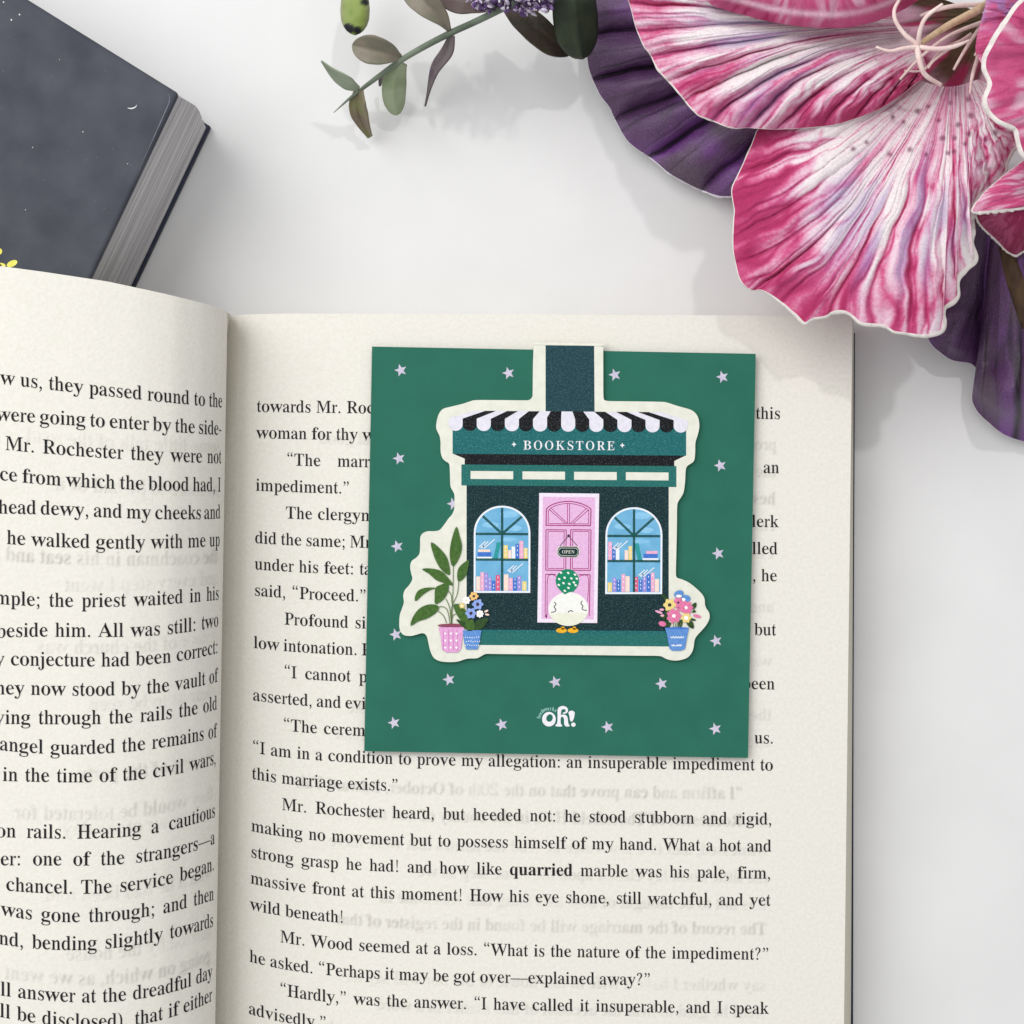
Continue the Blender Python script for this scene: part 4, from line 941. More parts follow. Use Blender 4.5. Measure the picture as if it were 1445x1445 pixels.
out_px = [(753.2, 487.2), (752.9, 491), (752.6, 500), (752, 520), (751.6, 556), (750.6, 561), (747, 564.3), (741, 564.9), (705, 564.6), (672, 564.6), (663, 566.5), (653.6, 569.6), (638, 573.5), (626, 576.6), (620.5, 582), (617, 591), (615.4, 603), (617.3, 609), (620.4, 615.3), (621.6, 624), (621.6, 634), (622.4, 641), (625, 647.5), (629.5, 651.5), (633.9, 654.8), (634.9, 668), (635.5, 685), (638, 691.5), (641, 697), (641.4, 708), (640.8, 719), (637.5, 726.5), (632.9, 731.6),
          (627, 740), (620.4, 747.8), (612, 749.6), (603.8, 749.6), (597, 752.3), (593.3, 757.5), (592.8, 770), (592, 781), (587.5, 786.8), (581, 791.6), (578.8, 799), (580, 808.5), (581.9, 817), (577.5, 825.5), (571.2, 832.7), (569, 841), (569.9, 849.8), (567.5, 858), (564.4, 867), (563.4, 877), (563.8, 887), (566, 892.5), (570.5, 896.4), (579.6, 897.4), (588, 895.5), (596, 893.4), (600.5, 895.3), (602.8, 899.5), (604.5, 907), (607, 918), (611.6, 927.6), (618, 932), (625.3, 933.8), (636, 934.3), (646.6, 933.4), (658.8, 929.6), (672.5, 928.9), (679, 926), (686.2, 922.6), (700, 922.8), (800, 924), (900, 925.2), (929.7, 925.6), (936, 927.8), (943, 930.8), (952, 932.2), (961, 931.2), (970, 928), (975.8, 921.5), (978.7, 913.6), (980.3, 902.7), (984, 896.5), (989.5, 890.5), (997, 881.5), (1001.3, 872), (1000.5, 864), (997, 859), (994.8, 853), (994.2, 845), (990, 837.5), (979.5, 827.6), (971, 821.5), (961.2, 817.1), (956, 815.6), (953.9, 811), (954.3, 783), (955.2, 745), (955.5, 716), (956.8, 708.3),
          (961.2, 701.5), (964.8, 694), (966.8, 678), (967.7, 663), (970, 657.5), (979, 650.8), (980.9, 640), (981.4, 624.5), (984.5, 614), (986.8, 602.9), (986, 592), (982.8, 584.8), (978, 580), (971, 577), (955, 572.5), (942, 568.3), (932, 567), (890, 566.3), (859.5, 565.9), (854, 564.4), (851.6, 560.5), (851.3, 530), (851.2, 500), (851.2, 492), (850.9, 489.6), (848.6, 488.6), (845, 488.4), (820, 488), (800, 487.6), (775, 487.2), (757, 486.8), (754.2, 486.6)]
plate('cut_out_plate', [tuple(q) for q in catmull(out_px, 520, closed=True)], ZC + 0.004, ZM, M['cream'], bm)
# the clip folds over the card's top edge behind it
fx0, fx1 = 753.2, 850.8
prof = [(487.6, ZM - 0.001)] + [(487.0 - 3.0 * math.sin(a) - 0.0, (ZM - 0.055) + 0.052 * math.cos(a)) for a in [math.pi * i / 8 for i in range(1, 9)]] + [(560, 1.272)]
V, F = [], []
for i, (y, z) in enumerate(prof):
    ya = y - 0.9
    V += [P(fx0, ya, z), P(fx1, ya + 1.7, z)]
    if i:
        F.append([2 * i - 2, 2 * i, 2 * i + 1, 2 * i - 1])
fold = mesh('folded_tab', V, F, M['cream'], bm)
mod = fold.modifiers.new('solid', 'SOLIDIFY'); mod.thickness = 0.012; mod.offset = -1


def T(y, x):
    return y + 0.0078 * (x - 640)


def tp(l):
    return [(x, T(y, x)) for x, y in l]


def rect(x0, y0, x1, y1):
    return tp([(x0, y0), (x1, y0), (x1, y1), (x0, y1)])


E1 = 0.0012
zb = ZM + 0.002
flat('tab_print', [([(769.9, 487.4), (838.3, 488.3), (839.0, 581.5), (769.9, 580.2)], 0)], zb, [M['tab_teal']], bm)
# facade wall, base, soffit
flat('facade_print', [(rect(658.4, 684.5, 943.6, 888.2), 0), (rect(660, 888.2, 944, 909.9), 1), (tp([(638.7, 640), (968, 640), (951.5, 648), (951.5, 655.6), (655.7, 655.6), (655.7, 647)]), 2),
                      (rect(660, 888.2, 944, 891.5), 3, E1)], zb, [M['d_teal'], M['teal2'], M['black_p'], M['teal']], bm)
flat('transom_print', [(rect(651.1, 655.3, 954.4, 684.8), 0)] + [(rect(a, 664.4, b, 675.6), 1, E1) for a, b in ((664, 724.2), (737.3, 797.3), (810.1, 870.3), (883.2, 943.4))], zb + E1, [M['teal2'], M['cream']], bm)
flat('sign_board_print', [(rect(638.7, 600, 968.2, 640.4), 0)], zb + E1, [M['teal']], bm)
# lettering on the sign
lt = []
word = 'BOOKSTORE'
em = 19.5
ws = [GL[c][0] * em * 0.93 for c in word]
tot = sum(ws); gap = (867.6 - 738 - tot) / 8
x = 738.0
for c, w in zip(word, ws):
    adv, vs, fs = GL[c]
    for f in fs:
        lt.append(([(x + vs[v][0] * em * 0.93, T(633.6, x) - vs[v][1] * em * 0.97) for v in f], 0))
    x += w + gap
for cx, cy in ((725.3, 627), (878.2, 628.4)):
    lt.append(([(cx - 3.6, cy), (cx - 1, cy - 1.2), (cx, cy - 4), (cx + 1, cy - 1.2), (cx + 3.6, cy), (cx + 1, cy + 1.2), (cx, cy + 4), (cx - 1, cy + 1.2)], 0))
flat('sign_lettering', lt, zb + 3 * E1, [M['white_print']], bm)
# awning
aw = []
n = 17; x0, x1 = 633.0, 970.5; w = (x1 - x0) / n; cx = 801.0
for i in range(n):
    a, b = x0 + i * w, x0 + (i + 1) * w
    ta, tb = cx + (a - cx) * 0.775 - 1.5, cx + (b - cx) * 0.775 - 1.5
    yv = 590.5 if abs((a + b) / 2 - cx) > 20 else 588
    poly = [(tb, 579.4), (ta, 579.4), (a, yv), (a, 599)]
    poly += [(a + w / 2 - w / 2 * math.cos(t), 599 + 9 * math.sin(t)) for t in np.linspace(0.25, math.pi - 0.25, 9)] + [(b, 599), (b, yv)]
    aw.append((tp(poly), 1 if i % 2 else 0, E1 * (i % 2) * 0.5))
flat('awning_print', aw, zb + 3 * E1, [M['stripe_w'], M['black_p']], bm)


# door
def D(x, y):
    return (700 + x / 6.285, 680 + y / 6.285)


def dz_(l):
    return [D(*p) for p in l]


dr = [(dz_([(383, 98), (915, 104), (897, 1252), (366, 1247)]), 0, 0), (dz_([(416, 132), (880, 136), (866, 1218), (402, 1214)]), 1, E1)]


def dl(pts, w=9, k=2, e=2 * E1):
    dr.append((stroke(dz_(pts), w / 6.285, n=max(2, len(pts) * 4)) if len(pts) > 2 else stroke(dz_(pts), w / 6.285), k, e))


def dloop(pts, w=8):
    for a, b in zip(pts, pts[1:] + pts[:1]):
        dl([a, b], w)


arch = [(447, 240), (475, 215), (520, 193), (580, 178), (640, 173), (700, 179), (760, 195), (810, 218), (842, 242)]
dl(arch, 9); dl([(447, 240), (443, 386)], 9); dl([(842, 242), (838, 388)], 9); dl([(440, 385), (840, 388)], 9)
dl([(467, 250), (490, 230), (530, 210), (585, 196), (640, 191), (695, 197), (752, 212), (795, 232), (820, 250)], 6); dl([(465, 250), (462, 370)], 6); dl([(822, 250), (820, 372)], 6); dl([(460, 370), (822, 373)], 6)
for a, b in (((610, 366), (470, 243)), ((630, 366), (488, 232)), ((634, 366), (634, 194)), ((652, 366), (652, 194)), ((662, 368), (800, 235)), ((685, 368), (820, 248))):
    dl([a, b], 6)
for xa, xb in ((443, 622), (662, 842)):
    dloop([(xa, 424), (xb, 426), (xb - 4, 786), (xa - 2, 783)], 8); dloop([(xa + 18, 438), (xb - 18, 440), (xb - 21, 770), (xa + 15, 768)], 6)
dl([(440, 820), (530, 822)], 8); dl([(730, 822), (834, 824)], 8); dl([(440, 820), (436, 1180), (452, 1180), (460, 838), (535, 840)], 6)
dl([(834, 824), (826, 1190)], 8); dl([(735, 838), (816, 840), (812, 1060)], 6)
flat('door_print', dr, zb + 2 * E1, [M['pink_f'], M['pink_d'], M['mag']], bm)
# hanging sign on the door
oct_o = [(562, 570), (722, 572), (744, 600), (742, 640), (716, 672), (565, 668), (538, 640), (540, 597)]
sc = lambda l, f: [(641 + (x - 641) * f, 621 + (y - 621) * f) for x, y in l]
hs = [(dz_(oct_o), 0, 0), (dz_(sc(oct_o, .93)), 1, E1), (dz_([(641 + (x - 641) * .86, 621 + (y - 621) * .72) for x, y in oct_o]), 0, 2 * E1), (dz_([(641 + (x - 641) * .83, 621 + (y - 621) * .64) for x, y in oct_o]), 1, 3 * E1)]
hs += [(stroke(dz_([(640, 482), (566, 568)]), .9), 2), (stroke(dz_([(646, 482), (722, 568)]), .9), 2), (dz_(ell(643, 478, 12, 13)), 2)]
x = 584.0
for c in 'OPEN':
    adv, vs, fs = GL[c]
    for f in fs:
        hs.append(([D(x + vs[v][0] * 42, 635 - vs[v][1] * 44) for v in f], 0, 4 * E1))
    x += adv * 42 + 1
flat('open_sign_print', hs, zb + 6 * E1, [M['cream'], M['d_teal'], M['line_d']], bm)
# the white duck in a spotted bonnet, seen from behind
dk = [(dz_(ell(642, 1128, 178, 150, 0, 40)), 0, 0)]
low = [(642 + 176 * math.cos(a), 1128 + 150 * math.sin(a)) for a in np.linspace(0.22, math.pi - 0.22, 24)]
dk += [(dz_(low + [(490, 1172), (560, 1160), (640, 1166), (730, 1158), (800, 1168)]), 1, E1)]
for pts in ([(516, 1066), (532, 1085), (514, 1108), (530, 1130), (522, 1150), (488, 1158)], [(764, 1056), (752, 1080), (770, 1098), (762, 1125), (778, 1136), (806, 1140)], [(638, 1158), (650, 1146), (668, 1143), (682, 1152)]):
    dk.append((stroke(dz_(pts), 1.2), 2, 2 * E1))
for cx in (580, 682):
    dk += [(dz_(ell(cx, 1318, 48, 22)), 3, E1), (dz_([(cx - 2, 1285), (cx + 26, 1285), (cx + 24, 1310), (cx, 1310)]), 3, E1)]
bon = [(632 + 103 * math.cos(a), 878 + 104 * math.sin(a)) for a in np.linspace(math.radians(130), math.radians(410), 30)] + [(690, 972), (650, 978), (610, 998), (575, 968)]
dk.append((dz_(bon), 4, 2 * E1))
for cx, cy in ((560, 862), (608, 850), (640, 808), (700, 822), (668, 856), (598, 898), (556, 914), (690, 892), (642, 940), (610, 966), (706, 916), (716, 858), (575, 805), (650, 905)):
    dk.append((dz_(ell(cx, cy, 13, 9, 30, 8)), 0, 3 * E1))
flat('duck_print', dk, zb + 6 * E1, [M['duck_w'], M['duck_c'], M['line_d'], M['orange'], M['bonnet']], bm)


# windows
def window(cx, x0, x1, ytop, ybot, yspr, hz1, hz2, rad, shelf, low_, glints):
    r = (x1 - x0) / 2

    def archp(ins):
        rr = r - ins
        a = [(cx - rr * math.cos(t), yspr - (yspr - ytop - ins) * math.sin(t)) for t in np.linspace(0, math.pi, 25)]
        return a + [(x1 - ins, ybot - ins), (x0 + ins, ybot - ins)]
    pl = [(archp(0), 0, 0), (archp(2.6), 1, E1)]
    for ex, ey, rx, ry in ((cx + 10, ytop + 12, 13, 5), (cx - 16, ytop + 27, 12, 4), (cx + 18, hz1 - 8, 10, 4), (cx + 10, hz1 + 8, 12, 3)):
        pl.append((ell(ex, ey, rx, ry), 2, 2 * E1))
    for bx, w_, h_, yb, k, lean in shelf + low_:
        p = [(bx, yb), (bx + w_, yb), (bx + w_ + lean, yb - h_), (bx + lean, yb - h_)]
        pl.append((p, k, 3 * E1))
        if w_ >= 4 and h_ > 8 and lean == 0:
            for q in range(2 + int(h_ > 14)):
                yy = yb - h_ * (0.2 + 0.3 * q)
                pl.append((stroke([(bx + w_ / 2, yy), (bx + w_ / 2, yy - 2.4)], 1.1), 0, 4 * E1))
    for g in glints:
        pl.append((stroke(g, 1.3), 0, 5 * E1))
    for a, b in (((x0 + 3, hz1), (x1 - 3, hz1 + .4)), ((x0 + 3, hz2), (x1 - 3, hz2 + .4)), ((cx, ytop + 3), (cx, ybot - 3))) + tuple((((cx, hz1), q)) for q in rad):
        pl.append((stroke([a, b], 3.0), 3, 6 * E1))
        mid = stroke([a, b], 1.1)
        pl.append((mid, 4, 7 * E1))
    mats = [M['frame_w'], M['sky'], M['cloud'], M['d_teal'], M['teal2'], M['bk_pur'], M['bk_blue'], M['bk_red'], M['bk_pch'], M['fl_yel'], M['bk_teal'], M['fl_lpink']]
    flat('window_print', pl, zb + 3 * E1, mats, bm)


zig = lambda x, y: [[(x, y + 9), (x + 9, y + 1)], [(x + 3, y + 11), (x + 13, y + 1)], [(x + 2, y + 9), (x + 9, y + 7)], [(x + 7, y + 11), (x + 22, y - 2)]]
sh = 788.3
window(708.5, 668.4, 748.2, 713.6, 836.6, 752, 753.3, 789.4, [(681, 728), (736.5, 728.8)],
       [(673, 21, 2.6, sh, 0, 0), (674, 19, 6, sh - 3, 6, 0), (674.5, 17, 3.4, sh - 9.5, 8, 0), (696, 6, 23, sh, 10, 5), (710.5, 6, 19, sh, 9, 0), (717, 4.5, 12, sh, 8, 0), (722, 5, 17, sh, 0, 0), (727.5, 5, 21, sh, 6, 0), (733, 5.5, 25, sh, 11, 0), (739, 5.5, 15, sh, 9, 0)],
       [(672, 5.5, 20, 833.5, 8, 0), (678, 5, 26, 833.5, 11, 0), (683.5, 5, 25, 833.5, 5, 0), (689, 4.5, 19, 833.5, 5, 0), (694, 5, 14, 833.5, 6, 0), (699.5, 6, 22, 833.5, 7, 0), (711, 6.5, 23, 833.5, 8, 0), (718, 5.5, 18, 833.5, 11, 0), (724, 5.5, 18, 833.5, 6, 0), (730, 5.5, 21, 833.5, 5, 0), (737, 6, 13, 833.5, 9, 0)],
       zig(676, 763) + zig(716, 797))
sh = 790.5
window(894.6, 854.0, 934.3, 715.8, 838.3, 755, 756.2, 791.5, [(867.3, 730), (922.6, 730.8)],
       [(858, 5.5, 26, sh, 11, 0), (863.8, 5, 20, sh, 6, 0), (869, 5, 17, sh, 0, 0), (881.5, 5, 14, sh, 8, 0), (887, 5, 20, sh, 9, 0), (900, 6, 24, sh, 10, -5), (907, 22, 2.8, sh, 0, 0), (908, 20, 6, sh - 3, 6, 0), (912, 16, 4, sh - 9, 11, 0)],
       [(857.5, 6, 13, 835, 9, 0), (864.5, 5, 20, 835, 5, 0), (870, 5.5, 17, 835, 6, 0), (877, 5, 25, 835, 11, 0), (882.5, 6, 22, 835, 8, 0), (894.5, 6, 21, 835, 7, 0), (901.5, 5, 17, 835, 6, 0), (907, 5, 21, 835, 5, 0), (912.5, 5.5, 25, 835, 6, 0), (918.5, 5, 27, 835, 11, 0), (924, 6, 18, 835, 8, 0)],
       zig(864, 765) + zig(901, 803))


# potted plants
def CZ(x, y):
    return (540 + x / 6.568, 720 + y / 6.568)


def cz(l):
    return [CZ(*p) for p in l]


def smoothp(l, n=28):
    return [tuple(q) for q in catmull(l, n, closed=True)]


lv = []
for s in ([(640, 1058), (645, 900), (652, 700), (655, 520)], [(636, 1058), (640, 900), (690, 780), (705, 660)], [(630, 1000), (620, 900), (585, 820)], [(640, 860), (635, 790), (605, 740)], [(625, 1056), (600, 930), (560, 895), (525, 895)], [(590, 1045), (565, 980), (515, 935)], [(640, 1030), (650, 980), (680, 960)]):
    lv.append((stroke(cz(s), 1.1), 2, 0))
for i, poly in enumerate(([(684, 150), (712, 235), (735, 330), (715, 430), (655, 524), (627, 470), (622, 370), (645, 250)],
             [(447, 297), (520, 345), (585, 420), (615, 500), (624, 600), (575, 580), (520, 520), (470, 410)],
             [(362, 545), (450, 540), (545, 565), (610, 630), (655, 700), (590, 680), (500, 650), (430, 590)],
             [(798, 460), (792, 530), (770, 610), (705, 662), (690, 590), (715, 520)],
             [(605, 672), (610, 740), (570, 820), (490, 872), (482, 800), (490, 720), (540, 690)],
             [(495, 720), (430, 745), (365, 790), (305, 845), (300, 800), (330, 745), (400, 718)],
             [(524, 895), (500, 945), (420, 1000), (330, 1030), (258, 1072), (275, 1000), (330, 920), (400, 880), (470, 872)],
             [(655, 875), (715, 872), (760, 915), (785, 980), (800, 1075), (745, 1040), (700, 990), (668, 930)])):
    lv.append((smoothp(cz(poly)), 0, E1 * (1 + i * .3)))
pots = [(cz([(518, 1085), (760, 1085), (740, 1170), (725, 1290), (690, 1318), (590, 1318), (550, 1290), (538, 1170)]), 3, E1), (cz(ell(637, 1068, 128, 17)), 4, 2 * E1)]
for xa in (560, 610, 652, 690):
    pots.append((stroke(cz([(xa, 1105), (xa + 4, 1300)]), .8), 5, 3 * E1))
for yy in (1145, 1210, 1275):
    for xx in (580, 632, 684):
        pots.append((cz([(xx - 13, yy - 10), (xx + 13, yy - 10), (xx, yy + 14)]), 6, 4 * E1))
flat('potted_plant_print', lv + pots, zb + 12 * E1, [M['leafg'], M['leafd'], M['stem'], M['pot_p'], M['rim_m'], M['pot_pd'], M['fl_wh']], bm)


def blossom(cx, cy, r, k, kc, z, tf, petals=6, rc=.3):
    o = []
    p = [(cx + r * (0.88 + 0.14 * math.cos(petals * a)) * math.cos(a), cy + r * (0.88 + 0.14 * math.cos(petals * a)) * math.sin(a)) for a in np.linspace(0, 2 * math.pi, 30)[:-1]]
    o.append((tf(p), k, z)); o.append((tf(ell(cx, cy, r * rc, r * rc, 0, 10)), kc, z + E1))
    return o


b = [(smoothp(cz([(680, 1010), (740, 1030), (800, 1060), (840, 1110), (790, 1112), (740, 1080)])), 0, 0), (smoothp(cz([(980, 1000), (960, 1050), (910, 1100), (840, 1112), (850, 1050), (900, 1010)])), 0, 0),
     (smoothp(cz([(770, 1040), (830, 1010), (850, 1060), (840, 1112), (780, 1112)])), 1, E1)]
b += [(cz([(742, 1112), (915, 1112), (895, 1240), (878, 1290), (775, 1290), (758, 1240)]), 2, E1)]
rr = random.Random(3)
for yy in (1180, 1215, 1250):
    for i in range(7):
        xx = 768 + i * 20 + (10 if yy == 1215 else 0)
        b.append((cz(ell(xx, yy + rr.uniform(-5, 5), 5, 5, 0, 6)), 3, 2 * E1))
b += blossom(845, 797, 44, 4, 8, 3 * E1, cz) + blossom(880, 872, 54, 5, 8, 3 * E1, cz) + blossom(818, 955, 54, 5, 8, 4 * E1, cz) + blossom(900, 960, 38, 3, 6, 4 * E1, cz, 8, .22) + blossom(775, 835, 40, 3, 6, 3 * E1, cz, 7, .2) + blossom(735, 885, 28, 6, 3, 2 * E1, cz)
b += [(cz(ell(960, 935, 20, 10, -25)), 7, 2 * E1), (cz(ell(968, 967, 20, 9, 10)), 7, 2 * E1)]
flat('blue_pot_print', b, zb + 17 * E1, [M['leafd'], M['leafg'], M['pot_b'], M['fl_wh'], M['fl_or'], M['fl_blue'], M['fl_yel'], M['bk_pch'], M['line_d']], bm)


def EZ(x, y):
    return (830 + x / 6.02, 700 + y / 6.02)


def ez(l):
    return [EZ(*p) for p in l]


f = []
for p in ([(620, 838), (660, 850), (685, 890), (650, 880)], [(918, 905), (915, 945), (880, 965), (885, 920)], [(900, 965), (915, 985), (880, 990)], [(870, 1035), (915, 1050), (905, 1060), (865, 1055)], [(835, 1070), (885, 1065), (898, 1125), (855, 1110)], [(600, 1015), (640, 1000), (662, 1060), (630, 1040)], [(655, 960), (672, 960), (668, 1115), (655, 1112)], [(770, 1060), (805, 1055), (790, 1115), (765, 1118)], [(675, 1070), (705, 1080), (690, 1115), (675, 1112)]):
    f.append((smoothp(ez(p), 14), 0, 0))
for s in ([(745, 1075), (738, 1118)], [(725, 1070), (722, 1118)], [(760, 1070), (752, 1118)], [(790, 1075), (770, 1118)]):
    f.append((stroke(ez(s), 1.0), 7, E1))
f += [(ez(ell(770, 832, 42, 30, -20)), 1, 0), (ez(ell(832, 868, 38, 28, 15)), 1, 0), (ez(ell(770, 850, 25, 12)), 8, E1), (ez(ell(808, 880, 18, 14)), 8, E1)]
f += blossom(766, 905, 48, 3, 9, E1, ez, 6, .22) + blossom(692, 925, 56, 5, 9, 2 * E1, ez, 6, .28) + blossom(832, 948, 62, 3, 8, 2 * E1, ez, 7, .22) + blossom(728, 1018, 66, 4, 8, 3 * E1, ez, 7, .24) + blossom(832, 1035, 46, 5, 8, 3 * E1, ez, 6, .4) + blossom(765, 948, 18, 4, 9, 3 * E1, ez)
f += [(ez(ell(630, 1085, 32, 22, 15)), 4, E1), (ez(ell(600, 985, 34, 10, 20)), 6, E1), (ez(ell(625, 965, 20, 10)), 6, E1), (ez(ell(925, 1020, 36, 13, 15)), 4, E1), (ez(ell(630, 1015, 16, 10)), 6, E1)]
f += [(ez([(652, 1118), (858, 1118), (845, 1170), (822, 1300), (790, 1314), (712, 1314), (690, 1295), (668, 1170)]), 1, 2 * E1), (ez(ell(755, 1122, 100, 9)), 10, 3 * E1)]
for yy, xa, xb in ((1200, 700, 812), (1268, 708, 795)):
    f.append((stroke(ez([(xa + (xb - xa) * i / 10, yy + (7 if i % 2 else -7)) for i in range(11)]), 1.0, 40), 8, 3 * E1))
flat('flower_pot_print', f, zb + 12 * E1, [M['leafd'], M['pot_b'], M['fl_blue'], M['fl_pink'], M['fl_pink'], M['fl_yel'], M['fl_lpink'], M['stem'], M['fl_wh'], M['line_d'], M['bk_blue']], bm)
# ------------------------------------------------------------------ foam flowers
M['petal'] = tint_mat('pink_petal_foam', 0.75, 0.2, 0.10, 26, 0.22, 0.05)
M['foam'] = noisy('white_foam_edge', (214, 206, 202), (228, 222, 218), 8, 0.8, 0.1)
M['purple_petal'] = tint_mat('purple_petal_foam', 0.36, 0.55, 0.34, 30, 0.7, 0.0)  # strong colour grain paints in the glittery highlights
M['purple_edge'] = noisy('purple_foam_edge', (196, 190, 200), (216, 210, 218), 8, 0.8, 0.1)


def petal(name, rim, base, parent, ctrl, zmid, colour, mats, nS=420, nT=150, flute=(0.1, 9, 1), groove=0.05, rimw=None, thick=0.11, dens=1.0, warp=0.0, pillow=0.0, rimvar=0.6, bulges=()):
    """rim/base: [(px, py, z)]; ctrl(s) -> (ax, ay); a curved fan of veins from base to rim"""
    R = catmull(rim, nS); B = catmull(base, nS) if len(base) > 2 else np.array([np.array(base[0]) * (1 - s) + np.array(base[-1]) * s for s in np.linspace(0, 1, nS)])
    s = np.linspace(0, 1, nS)[:, None]; t = np.linspace(0, 1, nT)[None, :]
    ax, ay = ctrl(s[:, 0])
    C = np.stack([B[:, 0] + (R[:, 0] - B[:, 0]) * ax, B[:, 1] + (R[:, 1] - B[:, 1]) * ay, np.zeros(nS)], 1)
    # smooth the control rail so neighbouring veins never cross
    kk = np.ones(31) / 31
    Cs = np.stack([np.convolve(np.pad(C[:, i], 15, 'edge'), kk, 'valid') for i in range(3)], 1)
    X = (1 - t) ** 2 * B[:, 0:1] + 2 * (1 - t) * t * Cs[:, 0:1] + t ** 2 * R[:, 0:1]
    Y = (1 - t) ** 2 * B[:, 1:2] + 2 * (1 - t) * t * Cs[:, 1:2] + t ** 2 * R[:, 1:2]
    zm = zmid(s[:, 0])[:, None]
    Zb, Zr_ = B[:, 2:3], R[:, 2:3]
    Z = (1 - t) ** 2 * Zb + 2 * (1 - t) * t * (2 * zm - 0.5 * (Zb + Zr_)) + t ** 2 * Zr_
    S = s + 0 * t; T_ = t + 0 * s
    Sw = S + warp * (vn(S * 5, T_ * 3, 91) - 0.5) * (1 - T_ * .5) + warp * 0.45 * (vn(S * 22, T_ * 8, 93) - 0.5) + warp * .2 * (vn(S * 50, T_ * 18, 95) - .5)
    A, fq, sd = flute
    fl = (vn(Sw * fq, T_ * 0.7, sd) - 0.5) * 2 + 0.5 * (vn(Sw * fq * 2.3, T_ * 1.2, sd + 3) - 0.5) * 2
    crease = 0 * S
    if pillow:
        ph = np.abs(np.sin(math.pi * (pillow * Sw + 0.9 * vn(Sw * pillow * .5, T_ * .8, sd + 21))))
        fl = fl * .45 + (2 * ph ** .65 - 1) * (0.6 + .8 * vn(Sw * pillow * .4, T_, sd + 23))
        crease = (1 - ph) ** 3
    env = sst(0.05, 0.75, T_) * (1 - 0.55 * sst(0.9, 1.0, T_))
    Z = Z + A * fl * env
    # fine veins: ridged noise stretched along the fan
    v1 = 1 - np.abs(vn(Sw * 46 * dens, T_ * 2.2, sd + 7) * 2 - 1)
    v2 = 1 - np.abs(vn(Sw * 90 * dens, T_ * 4.0, sd + 9) * 2 - 1)
    g = np.clip(v1 ** 3 * 0.75 + v2 ** 4 * 0.35, 0, 1)
    g = np.maximum(g * (1 if not pillow else .8), crease * sst(.25, .6, T_))
    Z = Z - groove * g * sst(0.02, 0.2, T_) * (1 - 0.6 * sst(0.92, 1, T_))
    for bx, by, br, bh in bulges:
        Z = Z + bh * np.exp(-((X - bx) ** 2 + (Y - by) ** 2) / br ** 2) * (1 - sst(.9, 1, T_))
    V = PA(X, Y, Z)
    col = colour(Sw, T_, X, Y, g, fl)
    w = (np.interp(s[:, 0], [q[0] for q in rimw], [q[1] for q in rimw]) if rimw else np.full(nS, 1.5)) * (1 - rimvar / 2 + rimvar * vn(s[:, 0] * 60, 0 * s[:, 0], 5))
    d = np.stack([X[:, -1] - X[:, -6], Y[:, -1] - Y[:, -6]], 1); d /= np.linalg.norm(d, axis=1)[:, None] + 1e-9
    tg = np.gradient(R[:, :2], axis=0); tg = np.stack([np.convolve(np.pad(tg[:, i], 3, 'edge'), np.ones(7) / 7, 'valid') for i in (0, 1)], 1)
    no = np.stack([-tg[:, 1], tg[:, 0]], 1); no /= np.linalg.norm(no, axis=1)[:, None] + 1e-9
    no *= np.sign((no * d).sum(1).mean())
    d = no
    ew = np.stack([PA(X[:, -1] + d[:, 0] * w * f, Y[:, -1] + d[:, 1] * w * f, Z[:, -1] - thick * h) for f, h in ((0.55, 0.04), (1.0, 0.3), (0.95, 0.8), (0.0, 1.0), )], 1)
    inner = PA(X[:, ::-1][:, ::6], Y[:, ::-1][:, ::6], Z[:, ::-1][:, ::6] - thick)
    AV = np.concatenate([V, ew, inner], 1)
    nv = AV.shape[1]
    F = grid_faces(nS, nv)
    # orientation: face up
    a, b, c = (AV.reshape(-1, 3)[i] for i in F[(nS // 2) * (nv - 1) + nT // 2][:3])
    if np.cross(b - a, c - a)[2] < 0:
        F = [f[::-1] for f in F]
    mi = np.zeros((nS - 1, nv - 1), int); mi[:, nT - 1:nT + 3] = 1
    cc = np.concatenate([col, np.repeat(col[:, -1:], nv - nT, 1)], 1)
    return mesh(name, AV.reshape(-1, 3), F, mats, parent, mi.ravel(), smooth=True, col=cc.reshape(-1, 3))


def mixc(a, b, f):
    return a * (1 - f[..., None]) + b * f[..., None]


WHITE, PALE, PINK, DEEP, PURP, DARK = (lina(c) for c in ((226, 217, 219), (220, 176, 196), (196, 82, 128), (160, 34, 84), (150, 120, 172), (112, 34, 78)))


def blob(X, Y, x, y, r, p=2):
    return np.exp(-(((X - x) ** 2 + (Y - y) ** 2) / (r * r)) ** (p / 2))


